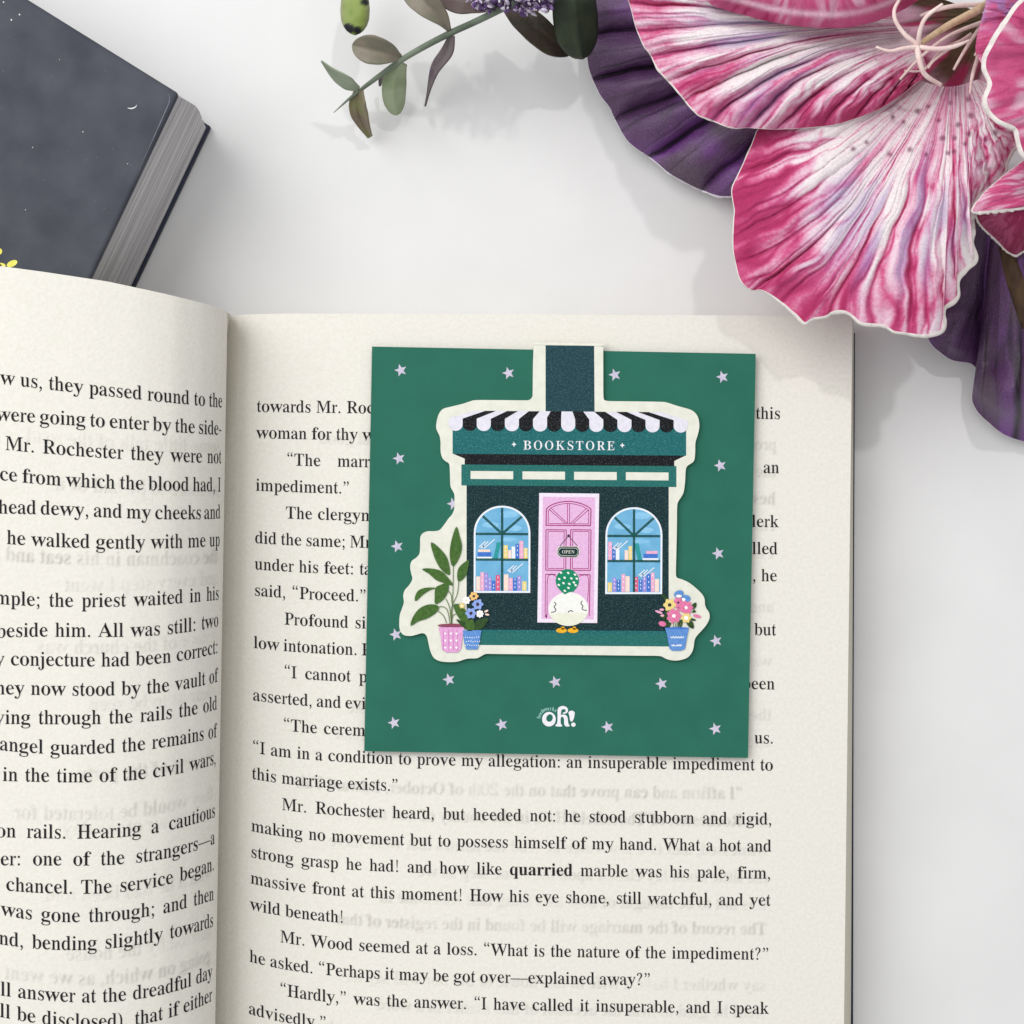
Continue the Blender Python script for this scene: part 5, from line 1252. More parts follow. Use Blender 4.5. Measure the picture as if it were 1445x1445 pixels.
def col_b(S, T_, X, Y, g, fl):
    st = vn(S * 40, T_ * 2.2, 11); st2 = vn(S * 95, T_ * 4.5, 13); st3 = vn(S * 15, T_ * 1.6, 15); gr = vn(X / 1.6, Y / 1.6, 17) - .5 + vn(X / 4, Y / 4, 18) - .5
    edge = sst(0.50, 0.95, T_) * (0.55 + 0.45 * sst(0.62, 0.35, S) + 0.25 * vn(S * 9, T_ * 2, 3))
    thr = 0.20 * sst(0.42, 0.62, S) * sst(0.95, 0.5, T_) * 1.6
    fv = (1 - np.abs(vn(S * 62 + 1.5 * vn(S * 20, T_ * 9, 23), T_ * 6, 25) * 2 - 1)) ** 2
    patchy = 0.8 * blob(X, Y, 1070, 250, 60) + 0.5 * blob(X, Y, 1080, 350, 55) + 0.5 * blob(X, Y, 1130, 430, 45) + 0.4 * blob(X, Y, 1090, 200, 40) + .35 * blob(X, Y, 1290, 460, 50)
    white = 0.5 * blob(X, Y, 1160, 260, 60) + 0.4 * blob(X, Y, 1240, 370, 60) + 0.55 * blob(X, Y, 1385, 240, 45) + .35 * blob(X, Y, 1345, 330, 40)
    p = np.clip(edge * 0.75 + thr + patchy * .55 + (st - 0.5) * .8 + (st2 - .5) * .55 + (st3 - .5) * .45 + gr * .16 + (g - .35) * .75 + (fv - .4) * .75 * sst(.15, .4, T_) + .14 - white * .35, 0, 1.6)
    c = mixc(WHITE + 0 * S[..., None], PALE, sst(0.0, 0.5, p)); c = mixc(c, PINK, sst(0.3, 1.0, p)); c = mixc(c, DEEP, sst(0.8, 1.45, p) * .85)
    pu = np.clip(vn(S * 44, T_ * 4, 21) * 1.7 - 0.75, 0, 1) * (blob(X, Y, 1220, 320, 90) + blob(X, Y, 1335, 300, 70) + .5 * blob(X, Y, 1300, 380, 70)) * (0.4 + st)
    c = mixc(c, PURP, np.clip(pu * .8, 0, .6))
    dk = 0.75 * blob(X, Y, 1345, 128, 26) * (0.4 + .8 * st2)
    for x, y, r in ((1204, 210, 4.5), (1223, 201, 4), (1256, 218, 4.5), (1284, 211, 5), (1295, 157, 5), (1330, 195, 5.5), (1347, 195, 4.5), (1367, 189, 5), (1370, 163, 6), (1341, 145, 6), (1366, 140, 6), (1405, 187, 5), (1391, 197, 4.5), (1362, 203, 4), (1338, 216, 4), (1346, 214, 4), (1307, 218, 4), (1275, 172, 4), (1352, 176, 5), (1310, 150, 4), (1260, 165, 3.5), (1325, 170, 4)):
        dk = np.maximum(dk, 0.75 * blob(X, Y, x, y, r * .85, 3))
    c = mixc(c, DARK, np.clip(dk, 0, .85))
    return c * (1 - 0.12 * (g * sst(.5, .9, g))[..., None])  # grooves multiplied darker: crease shade painted over the dye


def col_a(S, T_, X, Y, g, fl):
    st = vn(S * 26, T_ * 2, 31); st2 = vn(S * 80, T_ * 4, 33); st3 = vn(S * 11, T_ * 1.5, 35); gr = vn(X / 1.6, Y / 1.6, 37) - .5 + vn(X / 4, Y / 4, 38) - .5
    edge = sst(0.55, 1.0, T_) * (0.75 + .3 * vn(S * 8, T_ * 2, 8))
    fv = (1 - np.abs(vn(S * 46 + 1.5 * vn(S * 16, T_ * 8, 43), T_ * 5, 45) * 2 - 1)) ** 2
    low = sst(0.55, 0.85, S) * sst(0.08, 0.35, T_) * .75
    white = 0.7 * blob(X, Y, 1040, 40, 85) + .35 * blob(X, Y, 960, 60, 40) + .5 * blob(X, Y, 1120, 55, 60)
    p = np.clip(edge * 0.62 + low + 0.14 + (st - .5) * .65 + (st2 - .5) * .4 + (st3 - .5) * .5 + gr * .16 + (g - .35) * .6 + (fv - .4) * .6 * sst(.15, .4, T_) + .10 - white * .45, 0, 1.6)
    c = mixc(WHITE + 0 * S[..., None], PALE, sst(0.0, 0.5, p)); c = mixc(c, PINK, sst(0.3, 1.05, p)); c = mixc(c, DEEP, sst(0.85, 1.45, p) * .8)
    pu = np.clip(vn(S * 34, T_ * 3.5, 41) * 1.7 - 0.65, 0, 1) * (blob(X, Y, 1050, 80, 110) + .6 * blob(X, Y, 1100, 40, 80)) * (.35 + g)
    c = mixc(c, PURP, np.clip(pu * .9, 0, .6))
    dk = .8 * blob(X, Y, 1262, 42, 22) * st2 + .5 * blob(X, Y, 1215, 50, 25) * st2
    c = mixc(c, DARK, np.clip(dk, 0, .8))
    return c * (1 - 0.12 * (g * sst(.5, .9, g))[..., None])  # fold shade put into the colour along the grooves, on top of dye


def col_pink(seed, dark=0.0):
    def f(S, T_, X, Y, g, fl):
        st = vn(S * 16, T_ * 1.5, seed); st3 = vn(X / 30, Y / 30, seed + 2)
        fv = (1 - np.abs(vn(S * 30 + 1.5 * vn(S * 9, T_ * 6, seed + 4), T_ * 4, seed + 5) * 2 - 1)) ** 2
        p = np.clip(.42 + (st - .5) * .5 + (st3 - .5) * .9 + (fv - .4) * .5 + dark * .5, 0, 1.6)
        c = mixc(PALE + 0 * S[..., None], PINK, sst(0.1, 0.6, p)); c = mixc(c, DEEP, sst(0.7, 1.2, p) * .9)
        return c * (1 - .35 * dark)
    return f


def col_purple(seed):
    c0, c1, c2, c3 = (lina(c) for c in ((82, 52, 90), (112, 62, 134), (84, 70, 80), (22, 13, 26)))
    def f(S, T_, X, Y, g, fl):
        a = .5 * fbm(X / 60, Y / 60, seed, 3) + .5 * vn(S * 12, T_ * 1.5, seed + 8); st = vn(S * 22, T_ * 1.3, seed + 5)
        c = mixc(c0 + 0 * S[..., None], c1, sst(0.45, 0.7, a)); c = mixc(c, c2, .65 * sst(0.5, 0.72, .5 * fbm(X / 50 + 9, Y / 50, seed + 3, 3) + .5 * vn(S * 14, T_ * 1.5, seed + 18)))
        return mixc(c, c3, np.clip((g - .42) * 1.6 + (.32 - st) * 1.0, 0, .9))  # near-black grooves: dark dye, deepened to paint the crease shadows too
    return f


lerp = lambda pts: (lambda s: np.interp(s, [p[0] for p in pts], [p[1] for p in pts]))
ctl = lambda xs, ys: (lambda s: (np.interp(s, [p[0] for p in xs], [p[1] for p in xs]), np.interp(s, [p[0] for p in ys], [p[1] for p in ys])))


def zr_(pts, zs):
    n = len(pts)
    z = np.interp(np.linspace(0, 1, n), np.linspace(0, 1, len(zs)), zs)
    return [(p[0], p[1], zz) for p, zz in zip(pts, z)]


pf = thing('purple_flower', 'dark purple foam petals lying flat beneath the pink blossom at the upper right', 'artificial flower', P(1400, 200, 0))
rimC = [(840, -60), (829, -20), (825, 12), (824.5, 30), (825.5, 55), (828, 75), (831, 95), (835, 108), (841, 122), (849, 137), (860, 151), (866, 164), (873, 178), (879, 189), (887, 200), (897, 208.5), (909.3, 216.5), (919, 223), (929, 231), (939, 240), (949.5, 247.5), (963, 255), (978, 263), (988, 267), (997, 270.5), (1006, 274), (1016, 276.5), (1024, 276.7), (1033, 275.5), (1060, 262), (1100, 235)]
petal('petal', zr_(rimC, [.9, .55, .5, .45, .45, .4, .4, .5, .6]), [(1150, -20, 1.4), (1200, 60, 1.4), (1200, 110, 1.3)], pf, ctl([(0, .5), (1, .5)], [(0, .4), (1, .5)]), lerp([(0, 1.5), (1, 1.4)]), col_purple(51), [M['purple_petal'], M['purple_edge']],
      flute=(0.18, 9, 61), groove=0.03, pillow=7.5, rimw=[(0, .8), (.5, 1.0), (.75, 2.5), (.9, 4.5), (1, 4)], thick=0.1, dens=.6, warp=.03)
rimD = [(1280, 430), (1292, 455), (1306, 471), (1313, 484), (1319, 491), (1326, 496.5), (1333, 502), (1341, 507), (1350, 509.8), (1358, 510.8), (1367, 512), (1372, 514.3), (1376.5, 518.5), (1379.5, 523.5), (1380.5, 529), (1379.5, 535), (1376.5, 541.5), (1373.5, 547.5), (1372, 555), (1371.8, 561.5), (1373, 568), (1376, 575), (1380.5, 582), (1387, 589), (1394.5, 595.5), (1404, 604), (1415, 612), (1426, 617), (1438, 621), (1455, 624), (1480, 620), (1510, 590), (1530, 520)]
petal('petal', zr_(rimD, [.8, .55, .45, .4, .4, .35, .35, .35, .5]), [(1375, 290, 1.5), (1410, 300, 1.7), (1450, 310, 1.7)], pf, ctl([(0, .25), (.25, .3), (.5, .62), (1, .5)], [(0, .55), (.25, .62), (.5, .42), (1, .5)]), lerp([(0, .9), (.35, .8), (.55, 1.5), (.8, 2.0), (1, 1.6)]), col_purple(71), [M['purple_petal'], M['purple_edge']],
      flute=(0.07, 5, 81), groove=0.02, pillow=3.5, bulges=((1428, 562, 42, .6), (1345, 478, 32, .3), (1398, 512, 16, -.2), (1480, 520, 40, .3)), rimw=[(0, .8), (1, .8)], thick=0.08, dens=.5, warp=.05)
brn = noisy('olive_brown_bract', (66, 50, 42), (92, 74, 52), 3, .8, .2, stretch=(2, .5, 1), bstr=.2, bscale=12)
V, F = tube(catmull([P(1414, 310, 1.5), P(1428, 370, 1.72), P(1450, 430, 1.75), P(1480, 505, 1.4)], 20), [.14, .19, .24, .26], 14)
mesh('stalk', V, F, brn, pf, smooth=True)

kf = thing('pink_flower', 'large open pink and white streaked foam blossom with cream stamens, at the upper right', 'artificial flower', P(1300, 110, 0))
rimB = [(1150, 170), (1110, 176), (1085, 179), (1071, 182), (1065, 194), (1060, 207), (1054, 220), (1048, 234), (1041, 249), (1034.3, 263), (1033.2, 273), (1035, 285), (1037, 297), (1036, 309), (1035.5, 321), (1034.8, 337), (1035.3, 353), (1037, 363), (1039, 373), (1041.5, 384), (1045, 394), (1051.5, 403), (1058, 407.5), (1064.4, 409.4), (1071, 408.5), (1077, 409.6), (1085, 413.5), (1093.4, 418.7), (1102, 425), (1110, 431), (1117, 437.5), (1124.6, 443.6), (1130, 449.5), (1136, 454.7), (1142, 451), (1149.5, 447.8), (1158, 446.7), (1166, 444.7), (1172, 440.5), (1178.5, 438.2), (1186, 437.4), (1193, 438.5), (1200.5, 442.5), (1207.6, 448), (1212, 452.5), (1217, 455), (1226, 455.6), (1235, 456.6), (1244, 457.5), (1252, 460.3), (1258, 464.5), (1263.7, 467.3), (1277, 469), (1291, 471), (1300, 471.8), (1308, 471.8), (1316, 470.2), (1323, 467.8), (1328, 465), (1330.5, 460), (1331, 453), (1329.5, 446), (1329.5, 440), (1331.5, 433), (1338, 427.5), (1346, 422), (1350.5, 416), (1350, 409.5), (1347.8, 402.5), (1347.5, 396), (1350, 389.5), (1355, 383.5), (1362, 377.5), (1369, 373.3), (1373, 369.5), (1374, 364.5), (1371.5, 357.5), (1368.5, 349.5), (1367, 341.5), (1369, 334.5), (1371.5, 328.5), (1370.5, 320), (1368.5, 310.5), (1369.5, 298), (1374, 285.5), (1381, 275), (1392, 265.7), (1407, 252.7), (1417.5, 242), (1419.5, 229), (1428, 211), (1440, 200), (1452, 170), (1456, 140)]
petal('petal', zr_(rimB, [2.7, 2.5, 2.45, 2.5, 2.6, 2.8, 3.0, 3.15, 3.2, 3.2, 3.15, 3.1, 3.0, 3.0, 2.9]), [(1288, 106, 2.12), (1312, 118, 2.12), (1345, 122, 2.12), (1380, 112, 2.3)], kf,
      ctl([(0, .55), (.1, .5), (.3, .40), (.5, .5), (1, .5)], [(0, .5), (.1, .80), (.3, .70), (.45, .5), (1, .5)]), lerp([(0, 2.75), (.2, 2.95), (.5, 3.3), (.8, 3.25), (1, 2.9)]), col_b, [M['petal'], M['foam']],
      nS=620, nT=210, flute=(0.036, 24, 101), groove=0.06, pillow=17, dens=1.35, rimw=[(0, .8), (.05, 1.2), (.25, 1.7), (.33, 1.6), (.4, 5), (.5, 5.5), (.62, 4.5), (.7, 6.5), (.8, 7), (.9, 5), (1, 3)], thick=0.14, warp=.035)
rimA = [(868, -70), (877, -30), (885, -6), (889.5, 8), (893, 20), (897, 36), (903, 51), (909.5, 65), (915, 72), (920, 80), (924, 88), (929, 97), (938.5, 108), (949, 119), (957, 128.5), (965.5, 139), (975, 151), (986, 162), (996, 166), (1007, 170.2), (1022, 176.5), (1038, 180.6), (1053, 180), (1069, 181), (1095, 182), (1125, 181), (1152, 178.8), (1177, 175.8), (1203, 168.5), (1228, 159.5), (1245, 151.5), (1260, 142.5), (1276, 131), (1291, 118.5), (1302, 111)]
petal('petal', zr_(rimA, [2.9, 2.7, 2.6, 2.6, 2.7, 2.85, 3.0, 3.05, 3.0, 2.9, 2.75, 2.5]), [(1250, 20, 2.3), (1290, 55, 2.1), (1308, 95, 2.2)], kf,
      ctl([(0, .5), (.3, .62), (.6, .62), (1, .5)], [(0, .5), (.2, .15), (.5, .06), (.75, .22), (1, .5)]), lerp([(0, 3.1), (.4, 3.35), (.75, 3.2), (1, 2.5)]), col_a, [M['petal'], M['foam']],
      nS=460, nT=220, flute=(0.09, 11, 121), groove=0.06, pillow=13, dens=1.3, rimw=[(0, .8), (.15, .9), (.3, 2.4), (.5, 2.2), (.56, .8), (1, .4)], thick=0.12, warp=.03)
rimG = [(975, -45), (990, -12), (1002, 4), (1020, 12), (1045, 19), (1075, 27), (1105, 33), (1135, 37), (1165, 38.5), (1195, 37.5), (1222, 33), (1248, 25), (1270, 15), (1292, 2), (1310, -14), (1325, -45)]
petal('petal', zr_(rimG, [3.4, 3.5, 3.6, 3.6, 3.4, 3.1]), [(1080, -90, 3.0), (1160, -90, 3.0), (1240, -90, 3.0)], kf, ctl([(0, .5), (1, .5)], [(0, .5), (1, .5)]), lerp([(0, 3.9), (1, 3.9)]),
      lambda S, T_, X, Y, g, fl: mixc(col_pink(131, .55)(S, T_, X, Y, g, fl), PALE, np.clip(blob(T_, T_, .86, .86, .05) * .8 * (.6 + .8 * vn(S * 9, T_, 5)), 0, 1)), [M['petal'], M['petal']], nS=260, nT=90, flute=(.06, 8, 141), groove=0.03, rimw=[(0, 1), (1, 1)], dens=.4)  # pale band near the rim is a highlight line painted into the tint
# deep throat behind the stamens
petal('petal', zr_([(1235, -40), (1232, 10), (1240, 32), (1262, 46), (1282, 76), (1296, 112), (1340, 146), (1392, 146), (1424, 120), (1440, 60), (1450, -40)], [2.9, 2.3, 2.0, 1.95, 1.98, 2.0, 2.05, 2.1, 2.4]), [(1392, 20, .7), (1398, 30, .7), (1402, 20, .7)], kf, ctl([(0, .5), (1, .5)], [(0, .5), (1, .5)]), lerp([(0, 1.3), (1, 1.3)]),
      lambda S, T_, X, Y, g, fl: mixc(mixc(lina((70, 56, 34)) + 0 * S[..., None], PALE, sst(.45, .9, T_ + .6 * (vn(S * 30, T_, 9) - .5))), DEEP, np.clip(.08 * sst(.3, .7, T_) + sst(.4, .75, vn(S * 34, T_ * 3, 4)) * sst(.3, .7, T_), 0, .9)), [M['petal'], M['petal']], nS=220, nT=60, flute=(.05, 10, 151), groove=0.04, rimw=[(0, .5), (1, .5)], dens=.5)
cream = noisy('cream_stamen', (220, 192, 188), (236, 216, 210), 6, .6, .3)
cream2 = noisy('tan_pistil', (186, 158, 126), (208, 182, 152), 6, .6, .3)


def stamen(name, pts, rad, mat, n=22):
    p = catmull([np.array(P(*q)) for q in pts], n)
    V, F = tube(p, [r * S0 * .85 for r in rad], 10)
    mesh(name, V, F, mat, kf, smooth=True)


stamen('pistil', [(1415, -8, 2.6), (1380, 14, 3.0), (1335, 38, 3.4), (1296, 64, 3.7)], [7.5, 6.5, 5.5, 4], cream2)
for pts, r in (([(1297, 64, 3.7), (1278, 50, 3.75), (1264, 30, 3.8), (1262, 14, 3.8), (1269, 0, 3.8)], [4, 3.4, 3, 2.4]),
               ([(1296, 63, 3.72), (1298, 44, 3.9), (1307, 24, 4.0), (1330, 6, 4.0)], [4, 3.2, 3, 2.4]),
               ([(1298, 66, 3.7), (1276, 68, 3.8), (1255, 72, 3.8), (1236, 66, 3.8)], [4, 3.2, 2.6, 1.6]),
               ([(1295, 66, 3.7), (1320, 69, 3.8), (1345, 66, 3.8), (1368, 57, 3.7)], [4, 3.6, 3.2, 1.8]),
               ([(1294, 66, 3.72), (1298, 88, 3.8), (1306, 106, 3.7), (1328, 120, 3.5)], [4.5, 4, 3.6, 3])):
    stamen('stigma', pts, r, cream)
for pts, r in (([(1405, 6, 2.5), (1350, 8, 2.9), (1322, 14, 3.0), (1298, 22, 3.0)], [5, 4, 3.5, 2]), ([(1390, 30, 2.2), (1340, 50, 2.6), (1300, 80, 2.9), (1270, 112, 3.0)], [3.5, 2.8, 2.4, 1.8]),
               ([(1382, 40, 2.2), (1362, 70, 2.6), (1346, 98, 2.9)], [3.2, 2.6, 2]), ([(1388, 52, 2.2), (1380, 80, 2.6), (1372, 108, 2.9), (1369, 132, 3.0)], [3.6, 3.2, 3, 2]),
               ([(1375, 50, 2.2), (1330, 70, 2.5), (1304, 98, 2.7), (1276, 100, 2.8)], [3, 2.4, 2, 1.6]), ([(1395, 20, 2.2), (1392, 50, 2.6), (1376, 78, 2.9)], [3, 3, 2]), ([(1370, 48, 2.3), (1322, 82, 2.7), (1310, 96, 2.8)], [2.6, 2.2, 1.6])):
    stamen('filament', pts, r, cream)

qf = thing('pink_flower', 'second pink foam blossom with thick white petal rims, cut off by the right edge', 'artificial flower', P(1500, 180, 0))
rimE = [(1490, -60), (1460, -20), (1446, 0), (1438, 8), (1431, 17), (1424, 28), (1416, 40), (1408, 52), (1401, 65), (1395, 76), (1392, 84), (1391.5, 94), (1394, 103), (1398.5, 112), (1400, 119), (1397.5, 127), (1394.5, 134), (1392.5, 141), (1394, 149), (1398.5, 157), (1405, 164.5), (1413, 170), (1422, 174), (1432, 178.5), (1437, 185), (1439, 196), (1442, 208), (1449, 220), (1470, 232), (1510, 235)]
petal('petal', zr_(rimE, [4.4, 4.3, 4.2, 4.2, 4.2, 4.0]), [(1600, 40, 3.2), (1610, 90, 3.2), (1600, 140, 3.2)], qf, ctl([(0, .5), (1, .5)], [(0, .5), (1, .5)]), lerp([(0, 4.1), (1, 4.1)]), col_pink(161, .35), [M['petal'], M['foam']], rimvar=.15, nS=300, nT=90, flute=(.08, 9, 171), groove=.04, rimw=[(0, 4), (.3, 7), (.6, 7), (1, 7)], thick=.16, dens=.4)
rimE2 = [(1400, -40), (1393, -8), (1391, 8), (1386, 26), (1381, 44), (1378.5, 58), (1377.5, 70), (1380, 80), (1388, 92), (1400, 100)]
petal('petal', zr_(rimE2, [3.3, 3.2, 3.2]), [(1470, -10, 2.6), (1475, 20, 2.6), (1470, 60, 2.6)], qf, ctl([(0, .5), (1, .5)], [(0, .5), (1, .5)]), lerp([(0, 3.3), (1, 3.3)]),
      lambda S, T_, X, Y, g, fl: mixc(col_pink(181, .1)(S, T_, X, Y, g, fl), PURP, np.clip(sst(60, 0, Y) * vn(X / 9, Y / 9, 3) * 1.3, 0, .8)), [M['petal'], M['petal']], nS=160, nT=60, flute=(.06, 6, 191), groove=.04, rimw=[(0, 1), (1, 1)], dens=.4)
rimF1 = [(1470, 214), (1446, 226), (1432, 236), (1421, 244), (1406, 257), (1392, 269), (1380, 283), (1373, 295), (1374, 298.5), (1384, 298), (1400, 296.8), (1420, 295), (1446, 292), (1470, 288)]
petal('petal', zr_(rimF1, [3.3, 3.35, 3.4, 3.4, 3.4]), [(1500, 240, 3.0), (1505, 258, 3.0), (1500, 275, 3.0)], qf, ctl([(0, .5), (1, .5)], [(0, .5), (1, .5)]), lerp([(0, 3.4), (1, 3.4)]), col_pink(201, .15), [M['petal'], M['foam']], nS=200, nT=60, flute=(.04, 5, 211), groove=.02, rimw=[(0, .8), (.5, .9), (.62, 4.5), (1, 5)], thick=.12, dens=.3)
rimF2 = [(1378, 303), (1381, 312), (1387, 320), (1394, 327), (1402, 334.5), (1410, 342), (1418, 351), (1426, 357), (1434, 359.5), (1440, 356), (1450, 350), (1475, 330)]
petal('petal', zr_(rimF2, [3.0, 2.5, 2.2, 2.1, 2.2]), [(1400, 300, 3.28), (1430, 297, 3.28), (1490, 290, 3.25)], qf, ctl([(0, .5), (1, .5)], [(0, .5), (1, .5)]), lerp([(0, 3.1), (1, 2.8)]), col_pink(221, 1.0), [M['petal'], M['foam']], nS=180, nT=60, flute=(.04, 5, 231), groove=.02, rimw=[(0, 3), (1, 3)], thick=.12, dens=.3)  # full dark tint: shade of the down-facing fold is put into its colour


# ------------------------------------------------------------------ greenery
def leaf_mat(name, c0, c1, c2=None):
    m, nt, b = new_mat(name, 0.5, 0.35)
    f = noise(nt, 1.6, 4)
    st = [(0.3, lin(c0)), (0.55, lin(c1))] + ([(0.75, lin(c2))] if c2 else [])
    nt.links.new(ramp(nt, f, st), b.inputs['Base Color'])
    bump(nt, b, noise(nt, 9, 4), 0.25, 0.02)
    return m


def leaf(spine, widths, mat, parent, cup=0.10, tilt=0.0, name='leaf', rnd=0.0):
    """spine [(px,py,z)] base to tip; half-widths in px; cupped, slightly tilted blade with thickness"""
    n, m = 40, 13
    s = catmull(spine, n)
    w = np.interp(np.linspace(0, 1, n), np.linspace(0, 1, len(widths)), widths)
    kk = np.ones(5) / 5; w = np.convolve(np.pad(w, 2, 'edge'), kk, 'valid')
    if rnd:
        u_ = np.linspace(0, 1, n); w = w * np.sqrt(np.clip(1 - (np.clip(u_ - (1 - rnd), 0, 1) / rnd) ** 2, 0.0004, 1))
    d = np.gradient(s[:, :2], axis=0); d /= np.linalg.norm(d, axis=1)[:, None] + 1e-9
    nn = np.stack([-d[:, 1], d[:, 0]], 1)
    q = np.linspace(-1, 1, m)
    X = s[:, 0:1] + nn[:, 0:1] * w[:, None] * q; Y = s[:, 1:2] + nn[:, 1:2] * w[:, None] * q
    Z = s[:, 2:3] + (cup * (q ** 2) - 0.5 * cup * (1 - np.abs(q)) ** 6 + tilt * q) * (w[:, None] / max(w)) 
    V = PA(X, Y, Z)
    F = grid_faces(n, m)
    a, b, c = (V.reshape(-1, 3)[i] for i in F[(n // 2) * (m - 1) + 2][:3])
    if np.cross(b - a, c - a)[2] < 0:
        F = [f[::-1] for f in F]
    o = mesh(name, V, F, mat, parent, smooth=True)
    md = o.modifiers.new('solid', 'SOLIDIFY'); md.thickness = 0.025; md.offset = -1
    return o


eu = thing('eucalyptus_sprig', 'thin artificial eucalyptus sprig with muted green and mauve leaves on the white table', 'greenery', P(560, 90, 0))
V, F = tube(catmull([P(471, 159, .7), P(492, 140, .8), (P(510, 126, .9)), P(538, 105, 1.1), P(566, 85, 1.3), P(600, 65, 1.6), P(636, 46.5, 1.9), P(670, 31, 2.2), P(705, 14, 2.5), P(740, -4, 2.7)], 60), [0.006, .03, .045, .052, .056, .058, .058, .06, .062], 12)
mesh('stem', V, F, leaf_mat('stem_green', (84, 96, 82), (114, 126, 110)), eu, smooth=True)
g1 = leaf_mat('sage_green_leaf', (128, 142, 120), (150, 162, 140))
g2 = leaf_mat('brown_green_leaf', (104, 104, 90), (128, 120, 106), (108, 114, 94))
g3 = leaf_mat('soft_green_leaf', (124, 144, 104), (156, 168, 138), (142, 158, 126))
g4 = leaf_mat('mauve_leaf', (82, 66, 76), (98, 86, 88), (72, 50, 80))
g5 = leaf_mat('two_tone_leaf', (116, 128, 74), (124, 112, 92), (110, 92, 92))
g6 = leaf_mat('dark_green_leaf', (30, 42, 30), (52, 62, 42), (40, 52, 40))
g7 = leaf_mat('brown_leaf', (56, 54, 42), (78, 66, 54), (60, 60, 44))
leaf([(506, 127, .95), (488, 117, 1.15), (470, 104, 1.3), (453, 87, 1.5)], [3, 9, 8, 4, .3], g1, eu, .08, .25)
leaf([(506, 127, .92), (504, 150, .75), (511, 172, .5), (522, 194, .25)], [5, 11, 11.5, 7, 2.5], g5, eu, .15, -.2)
leaf([(566, 82, 1.32), (548, 76, 1.5), (522, 70, 1.55), (497, 64, 1.4)], [3, 13, 18, 20, 20, 19], g2, eu, .08, .15, rnd=.4)
leaf([(566, 88, 1.28), (558, 108, 1.0), (556, 135, .7), (560, 163, .4)], [9, 15, 17.5, 17, 15, 13], g3, eu, -.10, .1, rnd=.3)
leaf([(545, 102, 1.0), (538, 110, .6), (536, 122, .3)], [2, 3, 1], g4, eu, .02, 0)
leaf([(636, 50, 1.9), (630, 72, 1.5), (612, 100, .9), (599, 150, .25)], [4, 8.5, 8, 4.5, 1.6, .4], g4, eu, .06, -.25)
leaf([(634, 44, 1.95), (622, 26, 2.2), (600, 4, 2.3), (575, -22, 2.1)], [2, 11, 17, 20, 17], g2, eu, .12, .2)
leaf([(606, -22, 1.9), (640, 2, 2.0), (672, 6, 2.0), (704, 12, 2.1)], [3, 13, 14.5, 11, 2], leaf_mat('mauve_brown_leaf', (88, 72, 70), (104, 90, 86)), eu, -.08, .2)

bud = thing('green_bud', 'bright green leaf bud with a black tip, at the top left of the sprig', 'greenery', P(501, 10, 0))
mg, nt, b_ = new_mat('bud_green', .45, .35)
tc = nt.nodes.new('ShaderNodeVertexColor'); tc.layer_name = 'tint'
nt.links.new(tc.outputs[0], b_.inputs['Base Color'])
n, m = 40, 24
sp = np.linspace(0, 1, n); W = np.interp(sp, [0, .35, .6, .75, .85, .93, .98, 1], [12, 19, 21, 20, 17, 12, 6, .3])
V, C = [], []
for i in range(n):
    for k in range(m):
        a = 2 * math.pi * k / m
        px, py = 501 + W[i] * math.cos(a), -40 + 90 * sp[i]
        V.append(P(px, py, 1.2 + W[i] * S0 * .55 * math.sin(a)))
        f = vn(px / 9, py / 9, 4); base = mixc(lina((112, 132, 52)), lina((142, 158, 84)), np.array(f))
        dk = max(float(blob(px, py, 492, 40, 9)), float(blob(px, py, 505, 43, 7)), .8 * float(blob(px, py, 515, 3, 7)))
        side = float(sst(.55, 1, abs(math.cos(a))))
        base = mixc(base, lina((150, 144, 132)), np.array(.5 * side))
        C.append(mixc(base, lina((26, 28, 32)), np.array(float(sst(.35, .6, dk + .25 * (vn(px / 4, py / 4, 8) - .5))))))
F = []
for i in range(n - 1):
    for k in range(m):
        F.append([i * m + k, (i + 1) * m + k, (i + 1) * m + (k + 1) % m, i * m + (k + 1) % m])
mesh('bud', V, F, mg, bud, smooth=True, col=np.array(C))

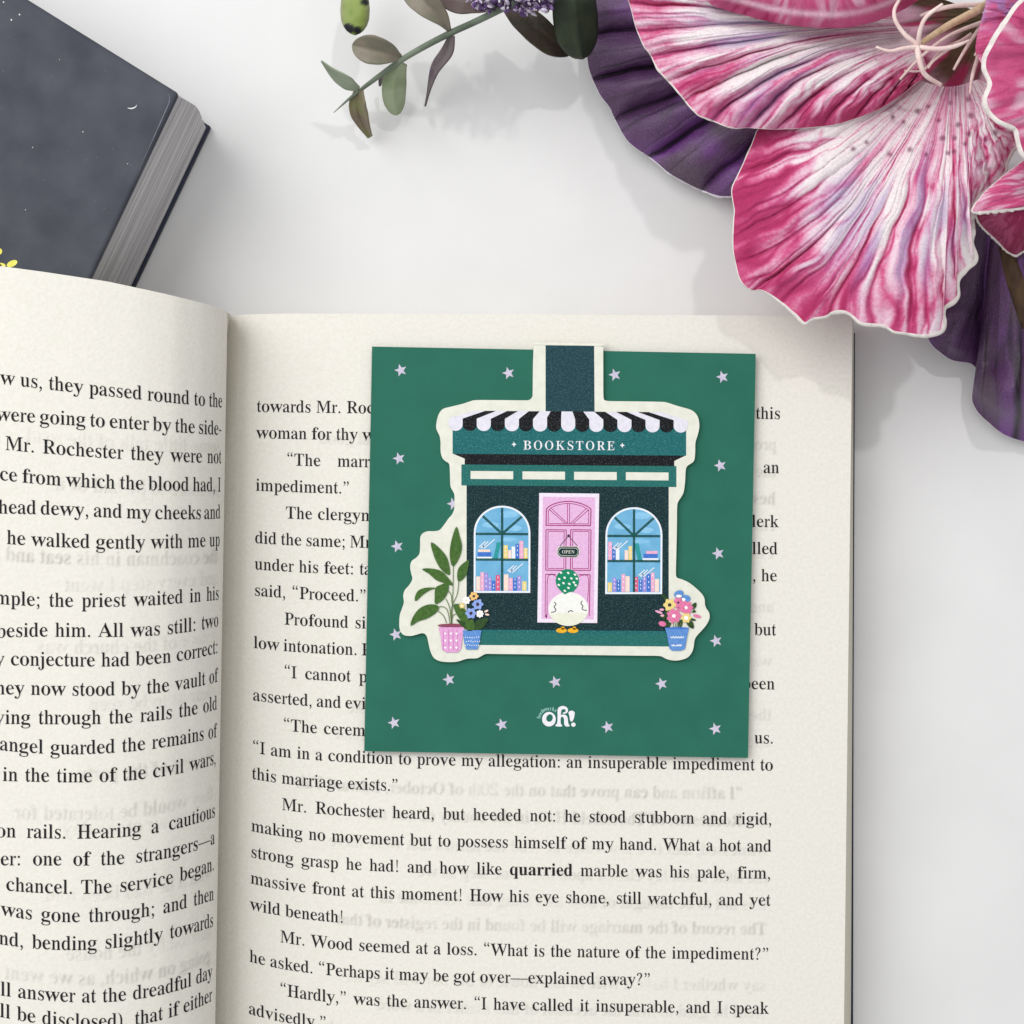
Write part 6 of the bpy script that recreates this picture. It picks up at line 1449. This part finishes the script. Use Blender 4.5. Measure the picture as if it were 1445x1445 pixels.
dl_ = thing('dark_leaf_pair', 'two dark glossy brown and green leaves tucked between the lavender and the purple petal', 'greenery', P(790, 30, 0))
leaf([(712, 0, 1.3), (748, 32, 1.4), (780, 60, 1.2), (808, 75, .8)], [9, 18, 20, 18, 14], g7, dl_, .1, .1, rnd=.3)
leaf([(806, -45, 1.9), (810, 0, 2.0), (814, 45, 1.7), (822, 84, 1.2)], [14, 30, 32, 31, 28], g6, dl_, -.18, .15, rnd=.35)

lav = thing('lavender_spike', 'fuzzy purple and white lavender head at the top edge above the sprig', 'artificial flower', P(720, 0, 0))
lm = [noisy('lavender_purple', (78, 52, 100), (120, 92, 146), 10), noisy('lavender_pale', (176, 164, 190), (214, 206, 220), 10), noisy('lavender_dark', (46, 34, 58), (68, 50, 80), 10)]
rr = random.Random(11)
V, F, mi = [], [], []
for i in range(520):
    cx = rr.uniform(662, 786); top = -30
    lim = np.interp(cx, [662, 690, 720, 745, 770, 786], [5, 13, 17, 20, 12, 4])
    cy = rr.uniform(top, lim)
    z = 2.6 + rr.uniform(-.5, .45) - 0.25 * ((cx - 722) / 60) ** 2
    L = rr.uniform(5, 12); a = rr.uniform(0, 2 * math.pi); dzz = rr.uniform(-.1, .25)
    w = rr.uniform(1.5, 3.4); k = rr.choice([0, 0, 1, 1, 1, 2])
    b0 = np.array(P(cx, cy, z)); tip = np.array(P(cx + L * math.cos(a), min(cy + L * math.sin(a), lim + 4 + rr.uniform(0, 5)), z + dzz))
    ax = tip - b0; ax /= np.linalg.norm(ax); u = np.cross(ax, [0.3, 0.5, 1]); u /= np.linalg.norm(u); v = np.cross(ax, u)
    off = len(V); ns = 6
    for fr, wr in ((0, .35), (.45, 1), (1, .35)):
        for q in range(ns):
            t = 2 * math.pi * q / ns
            V.append(b0 + (tip - b0) * fr + (u * math.cos(t) + v * math.sin(t)) * w * wr * S0)
    for r_ in range(2):
        for q in range(ns):
            F.append([off + r_ * ns + q, off + r_ * ns + (q + 1) % ns, off + (r_ + 1) * ns + (q + 1) % ns, off + (r_ + 1) * ns + q]); mi.append(k)
    F.append([off + 2 * ns + q for q in range(ns)]); mi.append(k)
mesh('florets', V, F, lm, lav, mi, smooth=True)
V, F = tube([P(722, -60, 2.2), P(722, 0, 2.2), P(726, 12, 2.2)], [.05, .05, .03], 8)
mesh('stem', V, F, g6, lav, smooth=True)
